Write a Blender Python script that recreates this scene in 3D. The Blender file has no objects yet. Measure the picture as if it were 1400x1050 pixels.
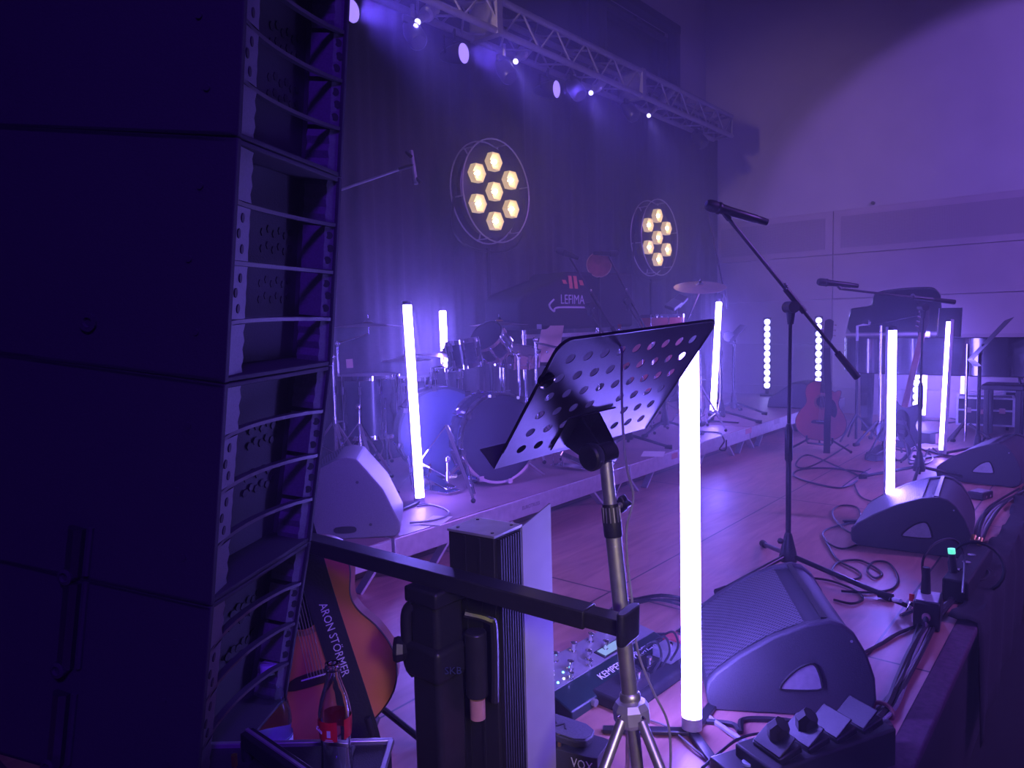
import bpy, math, random
from mathutils import Vector as V, Matrix as MX
random.seed(7)
S = bpy.context.scene
COL = S.collection
R_ = math.radians
PI = math.pi
# ---------------------------------------------------------------- camera (x along the stage, y upstage, z up; stage floor z=0)
EYE = V((0, 0, 1.12))
RC = MX(((0.63985, 0.07672, -0.76466), (-0.76809, 0.03153, -0.63955), (-0.02496, 0.99655, 0.07910)))
FL = 995.4376
cam = bpy.data.cameras.new('camera'); camo = bpy.data.objects.new('camera', cam); COL.objects.link(camo)
cx_, cy_ = RC.col[0].normalized(), RC.col[1]
cz_ = cx_.cross(cy_).normalized(); cy_ = cz_.cross(cx_).normalized()
RC = MX((cx_, cy_, cz_)).transposed()
camo.matrix_world = MX.Translation(EYE) @ RC.to_4x4()
cam.sensor_fit = 'HORIZONTAL'; cam.sensor_width = 36; cam.lens = 36 * FL / 1400
cam.clip_start = .05; cam.clip_end = 100
S.camera = camo
S.view_settings.view_transform = 'Standard'; S.view_settings.look = 'None'; S.view_settings.gamma = 1
S.view_settings.use_curve_mapping = False; S.view_settings.exposure = 0.0
def ray(px, py): return RC @ V(((px - 700) / FL, -(py - 525) / FL, -1))
def onz(px, py, z=0.):            # sight line meets the level z
    r = ray(px, py); return EYE + r * ((z - EYE.z) / r.z)
def onx(px, py, x): r = ray(px, py); return EYE + r * (x / r.x)
def ony(px, py, y): r = ray(px, py); return EYE + r * (y / r.y)
def dep(px, py, d): return EYE + ray(px, py) * d
PZ = .21                          # top of the drum risers
# ---------------------------------------------------------------- materials
def nt(name):
    m = bpy.data.materials.new(name); m.use_nodes = True
    n = m.node_tree; return m, n, n.nodes, n.links, n.nodes['Principled BSDF']
def pm(name, col, rough=.5, metal=0., scale=30., var=.15, bump=.0, coat=0., rvar=.1, spec=None):
    m, n, N, L, b = nt(name)
    tc = N.new('ShaderNodeTexCoord'); no = N.new('ShaderNodeTexNoise'); no.inputs['Scale'].default_value = scale; no.inputs['Detail'].default_value = 4
    L.new(tc.outputs['Object'], no.inputs['Vector'])
    cr = N.new('ShaderNodeValToRGB')
    cr.color_ramp.elements[0].position = .3; cr.color_ramp.elements[1].position = .7
    cr.color_ramp.elements[0].color = (*[c * (1 - var) for c in col], 1); cr.color_ramp.elements[1].color = (*[min(1, c * (1 + var)) for c in col], 1)
    L.new(no.outputs['Fac'], cr.inputs['Fac']); L.new(cr.outputs['Color'], b.inputs['Base Color'])
    mr = N.new('ShaderNodeMapRange'); mr.inputs['To Min'].default_value = max(.02, rough - rvar * rough); mr.inputs['To Max'].default_value = min(1, rough + rvar * rough)
    L.new(no.outputs['Fac'], mr.inputs['Value']); L.new(mr.outputs['Result'], b.inputs['Roughness'])
    b.inputs['Metallic'].default_value = metal; b.inputs['Coat Weight'].default_value = coat
    if spec is not None: b.inputs['Specular IOR Level'].default_value = spec
    if bump:
        bp = N.new('ShaderNodeBump'); bp.inputs['Strength'].default_value = bump; bp.inputs['Distance'].default_value = .002
        L.new(no.outputs['Fac'], bp.inputs['Height']); L.new(bp.outputs['Normal'], b.inputs['Normal'])
    return m
def em(name, col, strength, base=(.8, .8, .8)):
    m, n, N, L, b = nt(name)
    b.inputs['Base Color'].default_value = (*base, 1); b.inputs['Emission Color'].default_value = (*col, 1); b.inputs['Emission Strength'].default_value = strength
    return m
def glass(name, col, rough=.03, tint=1.45):
    m, n, N, L, b = nt(name)
    b.inputs['Base Color'].default_value = (*col, 1); b.inputs['Transmission Weight'].default_value = 1; b.inputs['Roughness'].default_value = rough; b.inputs['IOR'].default_value = tint
    return m
BLK = pm('black_plastic', (.018, .018, .02), .42, bump=.15, scale=180)
BLKM = pm('black_powder_metal', (.02, .02, .022), .35, scale=60)
BLKG = pm('black_gloss', (.008, .008, .01), .12, scale=4, coat=.6)
BLKT = pm('black_textured_paint', (.03, .03, .033), .5, bump=.6, scale=420)
BLKF = pm('black_fabric', (.016, .015, .018), .95, scale=60, bump=.3)
CAB = pm('speaker_side_paint', (.03, .03, .033), .8, scale=260, bump=.3)
FINM = pm('speaker_fin_shaded', (.05, .05, .055), .4, scale=200, bump=.1)  # darker copy of the front paint, with the shade under the fins put in
CABF = pm('speaker_front_paint', (.13, .13, .14), .5, scale=200, bump=.1)
CHR = pm('chrome', (.88, .88, .9), .07, 1., scale=8, var=.03)
STL = pm('brushed_steel', (.62, .62, .56), .42, .9, scale=50, var=.08)
ALU = pm('mill_aluminium', (.72, .72, .74), .38, .85, scale=25, var=.1)
ALUD = pm('dull_aluminium', (.5, .5, .52), .5, .6, scale=25, var=.12)
TRS = pm('truss_aluminium', (.34, .33, .36), .5, .5, scale=20, var=.1)
RUB = pm('black_rubber', (.012, .012, .012), .7, scale=90)
CBL = pm('black_cable_sheath', (.012, .012, .014), .45, scale=60)
CBLG = pm('grey_cable_sheath', (.25, .24, .24), .5, scale=60)
WHT = pm('white_print', (.75, .75, .75), .6, scale=50, var=.05)
PAP = pm('paper', (.75, .7, .66), .8, scale=12, var=.05)
PAPO = pm('paper_warm_lit', (.8, .55, .42), .8, scale=12, var=.05)  # warm light on the sheets put into the paper colour; plug box shares it
CARD = pm('grey_fabric_side', (.05, .05, .055), .6, scale=300, bump=.4)
ORG = pm('cedar_guitar_top', (.62, .2, .085), .35, scale=9, var=.12, coat=.3)
REDG = pm('mahogany_guitar_top', (.5, .1, .07), .3, scale=9, var=.12, coat=.3)
DKW = pm('dark_rosewood', (.035, .018, .012), .4, scale=40, var=.3)
ROS = pm('rosette_inlay', (.3, .15, .06), .4, scale=90, var=.5)
BRZD = pm('cymbal_bronze_shaded', (.22, .15, .1), .3, 1., scale=20, var=.1)  # darker copy of the bronze: shade on the other cymbals put into the colour
BRZ = pm('cymbal_bronze_lit', (.75, .5, .36), .36, .9, scale=20, var=.1)  # lighter copy of the bronze: light on the pink-lit cymbal put into the colour
SHELL = pm('drum_shell_lacquer', (.015, .015, .035), .25, scale=12, coat=.15)
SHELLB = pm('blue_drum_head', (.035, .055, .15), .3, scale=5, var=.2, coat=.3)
SHELLR = pm('red_drum_shell', (.65, .12, .09), .35, scale=6, var=.2, coat=.3)
HEAD = pm('drum_head_film', (.3, .3, .33), .5, scale=20, var=.05)
HEADD = pm('dark_drum_head', (.025, .02, .05), .25, scale=20, var=.1)
REDL = pm('red_label', (.75, .02, .03), .35, scale=30, var=.08)
WLBL = pm('pale_blue_label', (.55, .68, .72), .4, scale=30, var=.08)
GRYP = pm('grey_handle_plate', (.42, .42, .42), .45, .3, scale=60, var=.1)
KEMG = pm('dark_green_enamel', (.012, .03, .026), .35, scale=40)
KEMP = pm('grey_panel_paint', (.19, .19, .2), .45, scale=60, var=.06)
TAPE = pm('gaffer_tape', (.09, .04, .07), .8, scale=50, var=.3, bump=.4)
PINK = pm('pink_sticker', (.5, .25, .25), .6, scale=50, var=.1)
BRASS = pm('brass', (.8, .5, .18), .3, 1., scale=40, var=.1)
VIN = pm('guitar_strap_web', (.012, .012, .014), .7, scale=140, bump=.4)
PEARL = pm('sunburst_back', (.18, .05, .03), .3, scale=9, coat=.4)
COVER = pm('black_cloth_cover', (.022, .02, .026), .85, scale=25, bump=.3)
GLS = glass('clear_glass', (.9, .95, .95))
PET = glass('clear_pet', (.85, .92, .98), .08, 1.2)
TUBC = (.2, .135, 1.)
TUB = em('lit_tube_diffuser', TUBC, 105.)
TUBN = em('lit_tube_diffuser_near', TUBC, 80.)
TUBS = em('glowing_reflected_edge', TUBC, 14.)
DOT = em('lit_led_dot', (.34, .32, 1.), 14.)
TUBF = em('lit_tube_diffuser_far', TUBC, 32.)
BULB = em('lit_warm_bulb', (1., .74, .42), 30.)
REFL = em('lit_warm_reflector', (1., .70, .36), .6, (.35, .25, .15))
LENS = em('lit_violet_lens', (.36, .24, 1.), 1.3)
LENS2 = em('lit_spot_lens', (.45, .4, 1.), 5.)
LEDC = em('cyan_led', (.1, .8, 1.), 5.)
LEDW = em('white_led', (.9, .9, 1.), 5.)
LEDG = em('green_led', (.05, .8, .3), 1.2)
LEDR = em('red_led', (1., .1, .05), 1.2)
SCR = em('lcd_screen', (.3, .55, .8), .6, (.1, .1, .1))
BATF = em('lit_batten_face', (.4, .3, 1.), 2.2)
DIFF = pm('frosted_barndoor', (.3, .29, .34), .5, scale=20, var=.05)
def floor_mat():
    m, n, N, L, b = nt('stage_plywood')
    tc = N.new('ShaderNodeTexCoord'); mp = N.new('ShaderNodeMapping'); mp.inputs['Location'].default_value = (-.53, -.61, 0); L.new(tc.outputs['Object'], mp.inputs['Vector'])
    sp = N.new('ShaderNodeSeparateXYZ'); L.new(mp.outputs['Vector'], sp.inputs[0])
    def seam(out, period, w):
        a = N.new('ShaderNodeMath'); a.operation = 'PINGPONG'; a.inputs[1].default_value = period / 2; L.new(out, a.inputs[0])
        c = N.new('ShaderNodeMath'); c.operation = 'LESS_THAN'; c.inputs[1].default_value = w; L.new(a.outputs[0], c.inputs[0]); return c.outputs[0]
    sx = seam(sp.outputs[0], 2., .005); sy = seam(sp.outputs[1], 1., .004)
    mx = N.new('ShaderNodeMath'); mx.operation = 'MAXIMUM'; L.new(sx, mx.inputs[0]); L.new(sy, mx.inputs[1])
    m2 = N.new('ShaderNodeMapping'); m2.inputs['Scale'].default_value = (1.2, 7, 1); L.new(tc.outputs['Object'], m2.inputs['Vector'])
    no = N.new('ShaderNodeTexNoise'); no.inputs['Scale'].default_value = 2.2; no.inputs['Detail'].default_value = 8; no.inputs['Distortion'].default_value = 1.2; L.new(m2.outputs[0], no.inputs['Vector'])
    n2 = N.new('ShaderNodeTexNoise'); n2.inputs['Scale'].default_value = 1.7; n2.inputs['Detail'].default_value = 6; L.new(tc.outputs['Object'], n2.inputs['Vector'])
    cr = N.new('ShaderNodeValToRGB'); cr.color_ramp.elements[0].position = .3; cr.color_ramp.elements[1].position = .72
    cr.color_ramp.elements[0].color = (.36, .17, .13, 1); cr.color_ramp.elements[1].color = (.52, .27, .2, 1); L.new(no.outputs['Fac'], cr.inputs['Fac'])
    c2 = N.new('ShaderNodeValToRGB'); c2.color_ramp.elements[0].position = .35; c2.color_ramp.elements[1].position = .65
    c2.color_ramp.elements[0].color = (.8, .8, .8, 1); c2.color_ramp.elements[1].color = (1, 1, 1, 1); L.new(n2.outputs['Fac'], c2.inputs['Fac'])
    mm = N.new('ShaderNodeMix'); mm.data_type = 'RGBA'; mm.blend_type = 'MULTIPLY'; mm.inputs['Factor'].default_value = 1; L.new(cr.outputs[0], mm.inputs['A']); L.new(c2.outputs[0], mm.inputs['B'])
    ms = N.new('ShaderNodeMix'); ms.data_type = 'RGBA'; L.new(mx.outputs[0], ms.inputs['Factor']); L.new(mm.outputs['Result'], ms.inputs['A']); ms.inputs['B'].default_value = (.05, .035, .04, 1)
    L.new(ms.outputs['Result'], b.inputs['Base Color'])
    mr = N.new('ShaderNodeMapRange'); mr.inputs['To Min'].default_value = .32; mr.inputs['To Max'].default_value = .55; L.new(n2.outputs['Fac'], mr.inputs['Value']); L.new(mr.outputs[0], b.inputs['Roughness'])
    bp = N.new('ShaderNodeBump'); bp.inputs['Strength'].default_value = .12; bp.inputs['Distance'].default_value = .004; L.new(no.outputs['Fac'], bp.inputs['Height']); L.new(bp.outputs[0], b.inputs['Normal'])
    return m
FLOORM = floor_mat()
def perf_mat():
    m, n, N, L, b = nt('perforated_panel')
    tc = N.new('ShaderNodeTexCoord'); mp = N.new('ShaderNodeMapping'); mp.inputs['Scale'].default_value = (1, 1, 1); L.new(tc.outputs['Object'], mp.inputs[0])
    sp = N.new('ShaderNodeSeparateXYZ'); L.new(mp.outputs[0], sp.inputs[0])
    o = []
    for k in (1, 2):
        a = N.new('ShaderNodeMath'); a.operation = 'PINGPONG'; a.inputs[1].default_value = .008; L.new(sp.outputs[k], a.inputs[0])
        c = N.new('ShaderNodeMath'); c.operation = 'LESS_THAN'; c.inputs[1].default_value = .0035; L.new(a.outputs[0], c.inputs[0]); o.append(c.outputs[0])
    mu = N.new('ShaderNodeMath'); mu.operation = 'MULTIPLY'; L.new(o[0], mu.inputs[0]); L.new(o[1], mu.inputs[1])
    ms = N.new('ShaderNodeMix'); ms.data_type = 'RGBA'; L.new(mu.outputs[0], ms.inputs['Factor']); ms.inputs['A'].default_value = (.46, .38, .38, 1); ms.inputs['B'].default_value = (.12, .1, .1, 1)
    L.new(ms.outputs['Result'], b.inputs['Base Color']); b.inputs['Roughness'].default_value = .6
    return m
PERF = perf_mat()
PLAS = pm('wall_plaster', (.6, .54, .53), .85, scale=3, var=.05, bump=.05)
PANL = pm('wall_panel_veneer', (.52, .43, .43), .55, scale=5, var=.05)
CURT = pm('black_molton_curtain', (.05, .045, .05), .95, scale=40, var=.2)
RISF = pm('riser_ply_top', (.28, .17, .17), .5, scale=4, var=.25, bump=.1)
HALLM = pm('dark_hall_floor', (.012, .01, .012), .7, scale=6, var=.2)
WIN = pm('dark_window_pane', (.02, .02, .03), .2, scale=3)
WINF = pm('dark_window_frame', (.03, .025, .03), .5, scale=20)
# ---------------------------------------------------------------- mesh builder (world coordinates unless .M is set)
def frame(o, x, y=None, z=None):
    "matrix with origin o; x and one of y / z given"
    x = V(x).to_3d().normalized()
    if z is not None:
        z = V(z); z = (z - x * z.dot(x)).normalized(); y = z.cross(x)
    else:
        y = V(y); y = (y - x * y.dot(x)).normalized(); z = x.cross(y)
    m = MX((x, y, z)).transposed().to_4x4(); m.translation = V(o); return m
def zframe(o, z, x=None):
    z = V(z).normalized(); x = V(x) if x is not None else (V((1, 0, 0)) if abs(z.x) < .9 else V((0, 1, 0)))
    x = (x - z * x.dot(z)).normalized(); y = z.cross(x)
    m = MX((x, y, z)).transposed().to_4x4(); m.translation = V(o); return m
WM = {}
class MB:
    def __init__(s, M=None): s.v = []; s.f = []; s.M = M or MX.Identity(4)
    def add(s, vs, fs, M=None):
        o = len(s.v); T = s.M if M is None else s.M @ M
        s.v += [T @ V(p) for p in vs]; s.f += [tuple(i + o for i in f) for f in fs]; return s
    def box(s, c, d, M=None):
        x, y, z = d[0] / 2, d[1] / 2, d[2] / 2; c = V(c)
        vs = [c + V((a * x, b * y, e * z)) for a in (-1, 1) for b in (-1, 1) for e in (-1, 1)]
        return s.add(vs, [(0, 1, 3, 2), (4, 6, 7, 5), (0, 4, 5, 1), (2, 3, 7, 6), (0, 2, 6, 4), (1, 5, 7, 3)], M)
    def bar(s, p, q, w, h, up=(0, 0, 1)):
        p, q = V(p), V(q); m = frame((p + q) / 2, q - p, z=up); return s.box((0, 0, 0), ((q - p).length, w, h), m)
    def hexa(s, a, b):       # two quads a[4], b[4] joined
        vs = list(a) + list(b)
        return s.add(vs, [(3, 2, 1, 0), (4, 5, 6, 7)] + [(i, (i + 1) % 4, 4 + (i + 1) % 4, 4 + i) for i in range(4)])
    def cyl(s, p, q, r, r2=None, n=12, cap=True, M=None):
        p, q = V(p), V(q); r2 = r if r2 is None else r2; T = zframe(p, q - p); L = (q - p).length
        vs = [T @ V((math.cos(2 * PI * i / n) * r, math.sin(2 * PI * i / n) * r, 0)) for i in range(n)] + [T @ V((math.cos(2 * PI * i / n) * r2, math.sin(2 * PI * i / n) * r2, L)) for i in range(n)]
        fs = [(i, (i + 1) % n, n + (i + 1) % n, n + i) for i in range(n)]
        if cap: fs += [tuple(range(n - 1, -1, -1)), tuple(range(n, 2 * n))]
        return s.add(vs, fs, M)
    def lathe(s, prof, n=24, M=None, cap=True):
        vs = []; fs = []; k = len(prof)
        for r, z in prof:
            vs += [V((math.cos(2 * PI * i / n) * r, math.sin(2 * PI * i / n) * r, z)) for i in range(n)]
        for j in range(k - 1):
            fs += [(j * n + i, j * n + (i + 1) % n, (j + 1) * n + (i + 1) % n, (j + 1) * n + i) for i in range(n)]
        if cap:
            fs.append(tuple(range(n - 1, -1, -1))); fs.append(tuple(range((k - 1) * n, k * n)))
        return s.add(vs, fs, M)
    def tube(s, pts, r, n=8, closed=False, smooth=0, M=None):
        pts = [V(p) for p in pts]
        if smooth: pts = spline(pts, smooth, closed)
        k = len(pts); vs = []; fs = []; up = None
        for j in range(k):
            a = pts[j - 1] if (j or closed) else pts[0]; b = pts[(j + 1) % k] if (j < k - 1 or closed) else pts[-1]
            t = (b - a).normalized()
            if up is None: up = V((0, 0, 1)) if abs(t.z) < .9 else V((1, 0, 0))
            u = (up - t * up.dot(t)); u = u.normalized() if u.length > 1e-6 else t.orthogonal().normalized(); w = t.cross(u); up = u
            rr = r[j] if isinstance(r, (list, tuple)) else r
            vs += [pts[j] + u * math.cos(2 * PI * i / n) * rr + w * math.sin(2 * PI * i / n) * rr for i in range(n)]
        for j in range(k if closed else k - 1):
            b = (j + 1) % k
            fs += [(j * n + i, j * n + (i + 1) % n, b * n + (i + 1) % n, b * n + i) for i in range(n)]
        if not closed: fs += [tuple(range(n - 1, -1, -1)), tuple(range((k - 1) * n, k * n))]
        return s.add(vs, fs, M)
    def ball(s, c, r, n=12, M=None, sz=1.):
        k = n // 2 + 1
        return s.lathe([(max(1e-4, r * math.sin(PI * j / (k - 1))), -r * sz * math.cos(PI * j / (k - 1))) for j in range(k)], n, (M or MX.Identity(4)) @ MX.Translation(V(c)))
    def prism(s, out, z0, z1, M=None, inset=0., zi=0.):
        n = len(out); vs = [V((x, y, z0)) for x, y in out] + [V((x, y, z1)) for x, y in out]
        fs = [tuple(range(n - 1, -1, -1)), tuple(range(n, 2 * n))] + [(i, (i + 1) % n, n + (i + 1) % n, n + i) for i in range(n)]
        return s.add(vs, fs, M)
    def build(s, name, mat, parent=None, bevel=0., sm=True, origin=None, seg=2, ang=38):
        T = WM[parent.name] if parent is not None else MX.Translation(V(origin) if origin is not None else V((0, 0, 0)))
        I = T.inverted(); me = bpy.data.meshes.new(name)
        me.from_pydata([I @ p for p in s.v], [], s.f); me.update()
        import bmesh
        b = bmesh.new(); b.from_mesh(me); bmesh.ops.recalc_face_normals(b, faces=b.faces); b.to_mesh(me); b.free()
        me.materials.append(mat)
        if sm and len(me.polygons):
            me.polygons.foreach_set('use_smooth', [True] * len(me.polygons)); me.set_sharp_from_angle(angle=R_(ang))
        o = bpy.data.objects.new(name, me); COL.objects.link(o)
        if parent is not None: o.parent = parent
        else: o.matrix_world = T
        WM[o.name] = T
        if bevel:
            bv = o.modifiers.new('bevel', 'BEVEL'); bv.width = bevel; bv.segments = seg; bv.limit_method = 'ANGLE'; bv.angle_limit = R_(35)
        return o
def spline(P, k, closed=False):
    n = len(P); out = []
    for i in range(n if closed else n - 1):
        p0 = P[(i - 1) % n] if (closed or i) else P[0]; p1 = P[i]; p2 = P[(i + 1) % n]; p3 = P[(i + 2) % n] if (closed or i < n - 2) else P[-1]
        for j in range(k):
            t = j / k
            out.append(.5 * ((2 * p1) + (p2 - p0) * t + (2 * p0 - 5 * p1 + 4 * p2 - p3) * t * t + (3 * p1 - p0 - 3 * p2 + p3) * t ** 3))
    if not closed: out.append(P[-1])
    return out
def sp2(P, k=6, closed=True): return [(p.x, p.y) for p in spline([V((a, b, 0)) for a, b in P], k, closed)]
def thing(name, label, cat, loc, group=None, rz=0.):
    o = bpy.data.objects.new(name, None); COL.objects.link(o); o.empty_display_size = .1
    o.location = V(loc); o.rotation_euler = (0, 0, rz); o['label'] = label; o['category'] = cat
    if group: o['group'] = group
    WM[o.name] = MX.Translation(V(loc)) @ MX.Rotation(rz, 4, 'Z'); return o
def tag(o, label, cat, group=None):
    o['label'] = label; o['category'] = cat
    if group: o['group'] = group
    return o
def struct(o): o['kind'] = 'structure'; return o
def text(s, size, M, name, mat, parent, ext=.0006, shear=0., align='CENTER', sx=1.):
    cu = bpy.data.curves.new('lettering', 'FONT'); cu.body = s; cu.size = size; cu.extrude = ext; cu.shear = shear; cu.align_x = align; cu.align_y = 'CENTER'; cu.resolution_u = 2
    t = bpy.data.objects.new('lettering', cu); COL.objects.link(t)
    me = bpy.data.meshes.new_from_object(t, depsgraph=bpy.context.evaluated_depsgraph_get())
    bpy.data.objects.remove(t); bpy.data.curves.remove(cu)
    me.transform(MX.Diagonal((sx, 1, 1, 1))); me.transform(WM[parent.name].inverted() @ M); me.name = name; me.materials.clear(); me.materials.append(mat)
    o = bpy.data.objects.new(name, me); COL.objects.link(o); o.parent = parent; WM[o.name] = WM[parent.name]; return o
# ================================================================ the hall
XW, YC, YB = 9.1, 4.03, 4.22
struct(MB().box((3.8, 2.32, -.04), (10.6, 3.8, .08)).build('floor', FLOORM))
struct(MB().box((3.5, -3, -.6), (14, 6.85, .1)).build('floor_hall', HALLM))
struct(MB().box((3.8, .395, -.012), (10.6, .07, .03)).build('trim_1', TAPE, bevel=.006))
struct(MB().box((3.8, .40, -.3), (10.6, .03, .55)).build('wall_stage_front', HALLM))
wr = struct(MB().box((XW + .1, 1.0, 2.8), (.2, 9, 7.0)).build('wall_right', PLAS))
zs = [-.55, .3, .82, 1.345, 1.862, 2.373]; ys = [-2.2, -.02, 2.625, 4.2]
for i in range(5):
    for j in range(3):
        y0, y1, z0, z1 = ys[j] + .004, ys[j + 1] - .004, zs[i] + .004, zs[i + 1] - .004
        MB().box((XW - .012, (y0 + y1) / 2, (z0 + z1) / 2), (.022, y1 - y0, z1 - z0)).build('panel', PANL, wr, bevel=.002, seg=1)
for y0, y1 in ((-.2, 2.54), (2.71, 4.0)):
    MB().box((XW - .025, (y0 + y1) / 2, 2.115), (.006, y1 - y0, .36)).build('perforated_insert', PERF, wr)
MB().cyl((XW - .03, 2.2, 2.41), (XW - .0, 2.2, 2.41), .02, n=10).build('hook', BLKM, wr)
WX0, WX1, WZ0, WZ1 = 3.2, 8.3, 3.72, 4.63
b = MB()
b.box((4, YB + .1, 1.6), (10.6, .2, 4.24)); b.box((4, YB + .1, 5.5), (10.6, .2, 1.74)); b.box(((WX1 + 9.3) / 2, YB + .1, (WZ0 + WZ1) / 2), (9.3 - WX1, .2, WZ1 - WZ0)); b.box((1, YB + .1, (WZ0 + WZ1) / 2), (2 * (WX0 - 1), .2, WZ1 - WZ0))
struct(b.build('wall_back', PLAS))
w1 = struct(MB().box(((WX0 + WX1) / 2, YB + .17, (WZ0 + WZ1) / 2), (WX1 - WX0, .02, WZ1 - WZ0)).build('window_1', WIN))
fb = MB()
for z in (WZ0, WZ1): fb.box(((WX0 + WX1) / 2, YB + .03, z), (WX1 - WX0 + .1, .12, .09))
for x in (WX0, 4.9, 6.6, WX1): fb.box((x, YB + .035, (WZ0 + WZ1) / 2), (.1, .11, WZ1 - WZ0))
fb.build('window_frame', WINF, w1)
for a, c in ((WX0, 4.9), (4.9, 6.6), (6.6, WX1)):
    fb = MB(); y = YB + .06
    for z in (WZ0 + .12, WZ1 - .16): fb.box(((a + c) / 2, y, z), (c - a - .3, .05, .05))
    for x in (a + .17, c - .17): fb.box((x, y, (WZ0 + WZ1) / 2 - .02), (.05, .05, WZ1 - WZ0 - .24))
    fb.box(((a + c) / 2, y - .02, WZ1 - .13), (.12, .04, .04))
    fb.build('sash', WINF, w1)
struct(MB().box((4, 0, 6.3), (12, 10, .1)).build('ceiling', PLAS))
# curtain
def curtain():
    x0, x1, z0, z1 = -.6, 9.03, .0, 3.62; n = 520; vs = []; fs = []
    for j, z in enumerate((z0, 1.0, 2.2, 3.2, z1)):
        for i in range(n + 1):
            x = x0 + (x1 - x0) * i / n; a = 1 - .35 * j / 4
            y = YC + a * (.022 * math.sin(x * 21 + 1.3 * math.sin(x * 3.1)) + .012 * math.sin(x * 47 + 2 * math.sin(x * 1.7)) + .015 * math.sin(x * 7.3 + j * .15))
            vs.append((x, y, z))
    for j in range(4):
        for i in range(n): q = j * (n + 1) + i; fs.append((q, q + 1, q + n + 2, q + n + 1))
    o = MB().add(vs, fs).build('backdrop_curtain', CURT, origin=(4.2, YC, 0), ang=80)
    so = o.modifiers.new('thickness', 'SOLIDIFY'); so.thickness = .004
    tag(o, 'tall black pleated cloth curtain hanging across the back of the stage', 'curtain')
curtain()
# drum risers: three aluminium-framed platforms side by side
def riser(x0, x1, label):
    y0, y1 = 2.41, 3.93
    t = thing('stage_riser', label, 'stage platform', ((x0 + x1) / 2, (y0 + y1) / 2, 0), 'stage risers carrying the drums')
    MB().box(((x0 + x1) / 2, (y0 + y1) / 2, PZ - .012), (x1 - x0 - .01, y1 - y0 - .01, .022)).build('deck_board', RISF, t)
    f = MB(); h = .10; z = PZ - .004 - h / 2
    for y in (y0 + .012, y1 - .012): f.box(((x0 + x1) / 2, y, z), (x1 - x0 - .006, .028, h))
    for x in (x0 + .017, x1 - .017): f.box((x, (y0 + y1) / 2, z), (.028, y1 - y0 - .05, h))
    f.build('frame', ALU, t, bevel=.004)
    for x in (x0 + .1, x0 + .32, (x0 + x1) / 2 - .12, (x0 + x1) / 2 + .12, x1 - .32, x1 - .1):
        k = 1 if x < (x0 + x1) / 2 else -1
        s_ = -1 if abs(x - x0) < .15 or abs(x - (x0 + x1) / 2 + .12) < .02 or abs(x - x1 + .32) < .02 else 1
        MB().bar((x + .055 * s_, y0 + .05, PZ - .104), (x - .055 * s_, y0 + .05, .001), .012, .045, (0, 1, 0)).build('brace', ALU, t)
    for x in (x0 + .06, x1 - .06):
        MB().box((x, y1 - .06, .053), (.045, .045, .106)).build('leg', ALU, t)
    return t
r1 = riser(.05, 2.04, 'aluminium framed riser section under the wedge speaker at the drum kit end')
r2 = riser(2.05, 4.04, 'aluminium framed riser section carrying the bass drums')
r3 = riser(4.05, 6.04, 'aluminium framed riser section with a loose white sheet and a cable over its edge')
r4 = riser(6.05, 8.85, 'brightly lit riser section with two printed stickers, behind the red guitar')
for px, py, w, h, m in ((1023, 589, .13, .045, PINK), (1062, 576, .13, .045, ALUD)):
    p = ony(px, py, 2.41); MB().box((p.x, 2.4085, p.z), (w, .003, h)).build('sticker', m, r4)
p = ony(922, 623, 2.41); MB().box((p.x, 2.4085, p.z), (.09, .003, .04)).build('sticker', PINK, r3)
p = ony(693, 702, 2.41); text('EUROTRUSS', .028, frame((p.x + .2, 2.4085, p.z), (1, 0, 0), (0, 0, 1)), 'lettering', BLKM, r2)
# ---------------------------------------------------------------- truss and its lamps
TY0, TY1, TZ1, TZ0 = 3.48, 3.70, 3.44, 3.22
def truss():
    t = thing('lighting_truss', 'square aluminium lighting truss hanging in front of the curtain top', 'truss', (4.6, 3.6, TZ0))
    x0, x1 = 1.0, 8.18
    for y in (TY0, TY1):
        for z in (TZ0, TZ1): MB().cyl((x0, y, z), (x1, y, z), .025, n=10).build('chord', TRS, t)
    for (ya, za, yb, zb) in ((TY0, TZ0, TY0, TZ1), (TY1, TZ0, TY1, TZ1), (TY0, TZ1, TY1, TZ1), (TY0, TZ0, TY1, TZ0)):
        m = MB(); n = 34; w = (x1 - x0) / n
        for i in range(n):
            a, c = ((ya, za), (yb, zb)) if i % 2 else ((yb, zb), (ya, za))
            m.cyl((x0 + i * w, *a), (x0 + (i + 1) * w, *c), .009, n=6, cap=False)
        m.build('lattice', TRS, t)
    m = MB()
    for y in (TY0, TY1):
        for x in (x0, x1): m.cyl((x, y, TZ0), (x, y, TZ1), .015, n=8)
    for z in (TZ0, TZ1):
        for x in (x0, x1): m.cyl((x, TY0, z), (x, TY1, z), .015, n=8)
    m.build('end_frame', TRS, t)
    for x in (4.1, 6.15): MB().box((x, (TY0 + TY1) / 2, (TZ0 + TZ1) / 2), (.06, .27, .27)).build('joint_plate', TRS, t)
    return t
truss()
def par(px, py, label):
    p = ony(px, py, 3.6); d = V((.15, -1, -.1)).normalized()
    t = thing('par_lamp', label, 'stage lamp', p, 'round lamps under the truss')
    T = zframe(p, -d) @ MX.Scale(.87, 4)
    MB(T).lathe([(.079, .0), (.079, -.012), (.082, -.012), (.082, .05), (.07, .12), (.045, .2), (.03, .22), (.001, .22)], 20, cap=False).build('can', BLKM, t)
    MB(T).lathe([(.001, -.006), (.076, -.006), (.076, -.002), (.001, -.002)], 20).build('lens', LENS, t)
    MB().tube([p + V((-.1, .08, 0)), p + V((-.1, .08, .11)), p + V((.1, .08, .11)), p + V((.1, .08, 0))], .008, 6).build('yoke', BLKM, t)
    MB().cyl(p + V((0, .08, .1)), (p.x, p.y + .08, TZ0), .012, n=8).build('clamp', BLKM, t)
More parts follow.
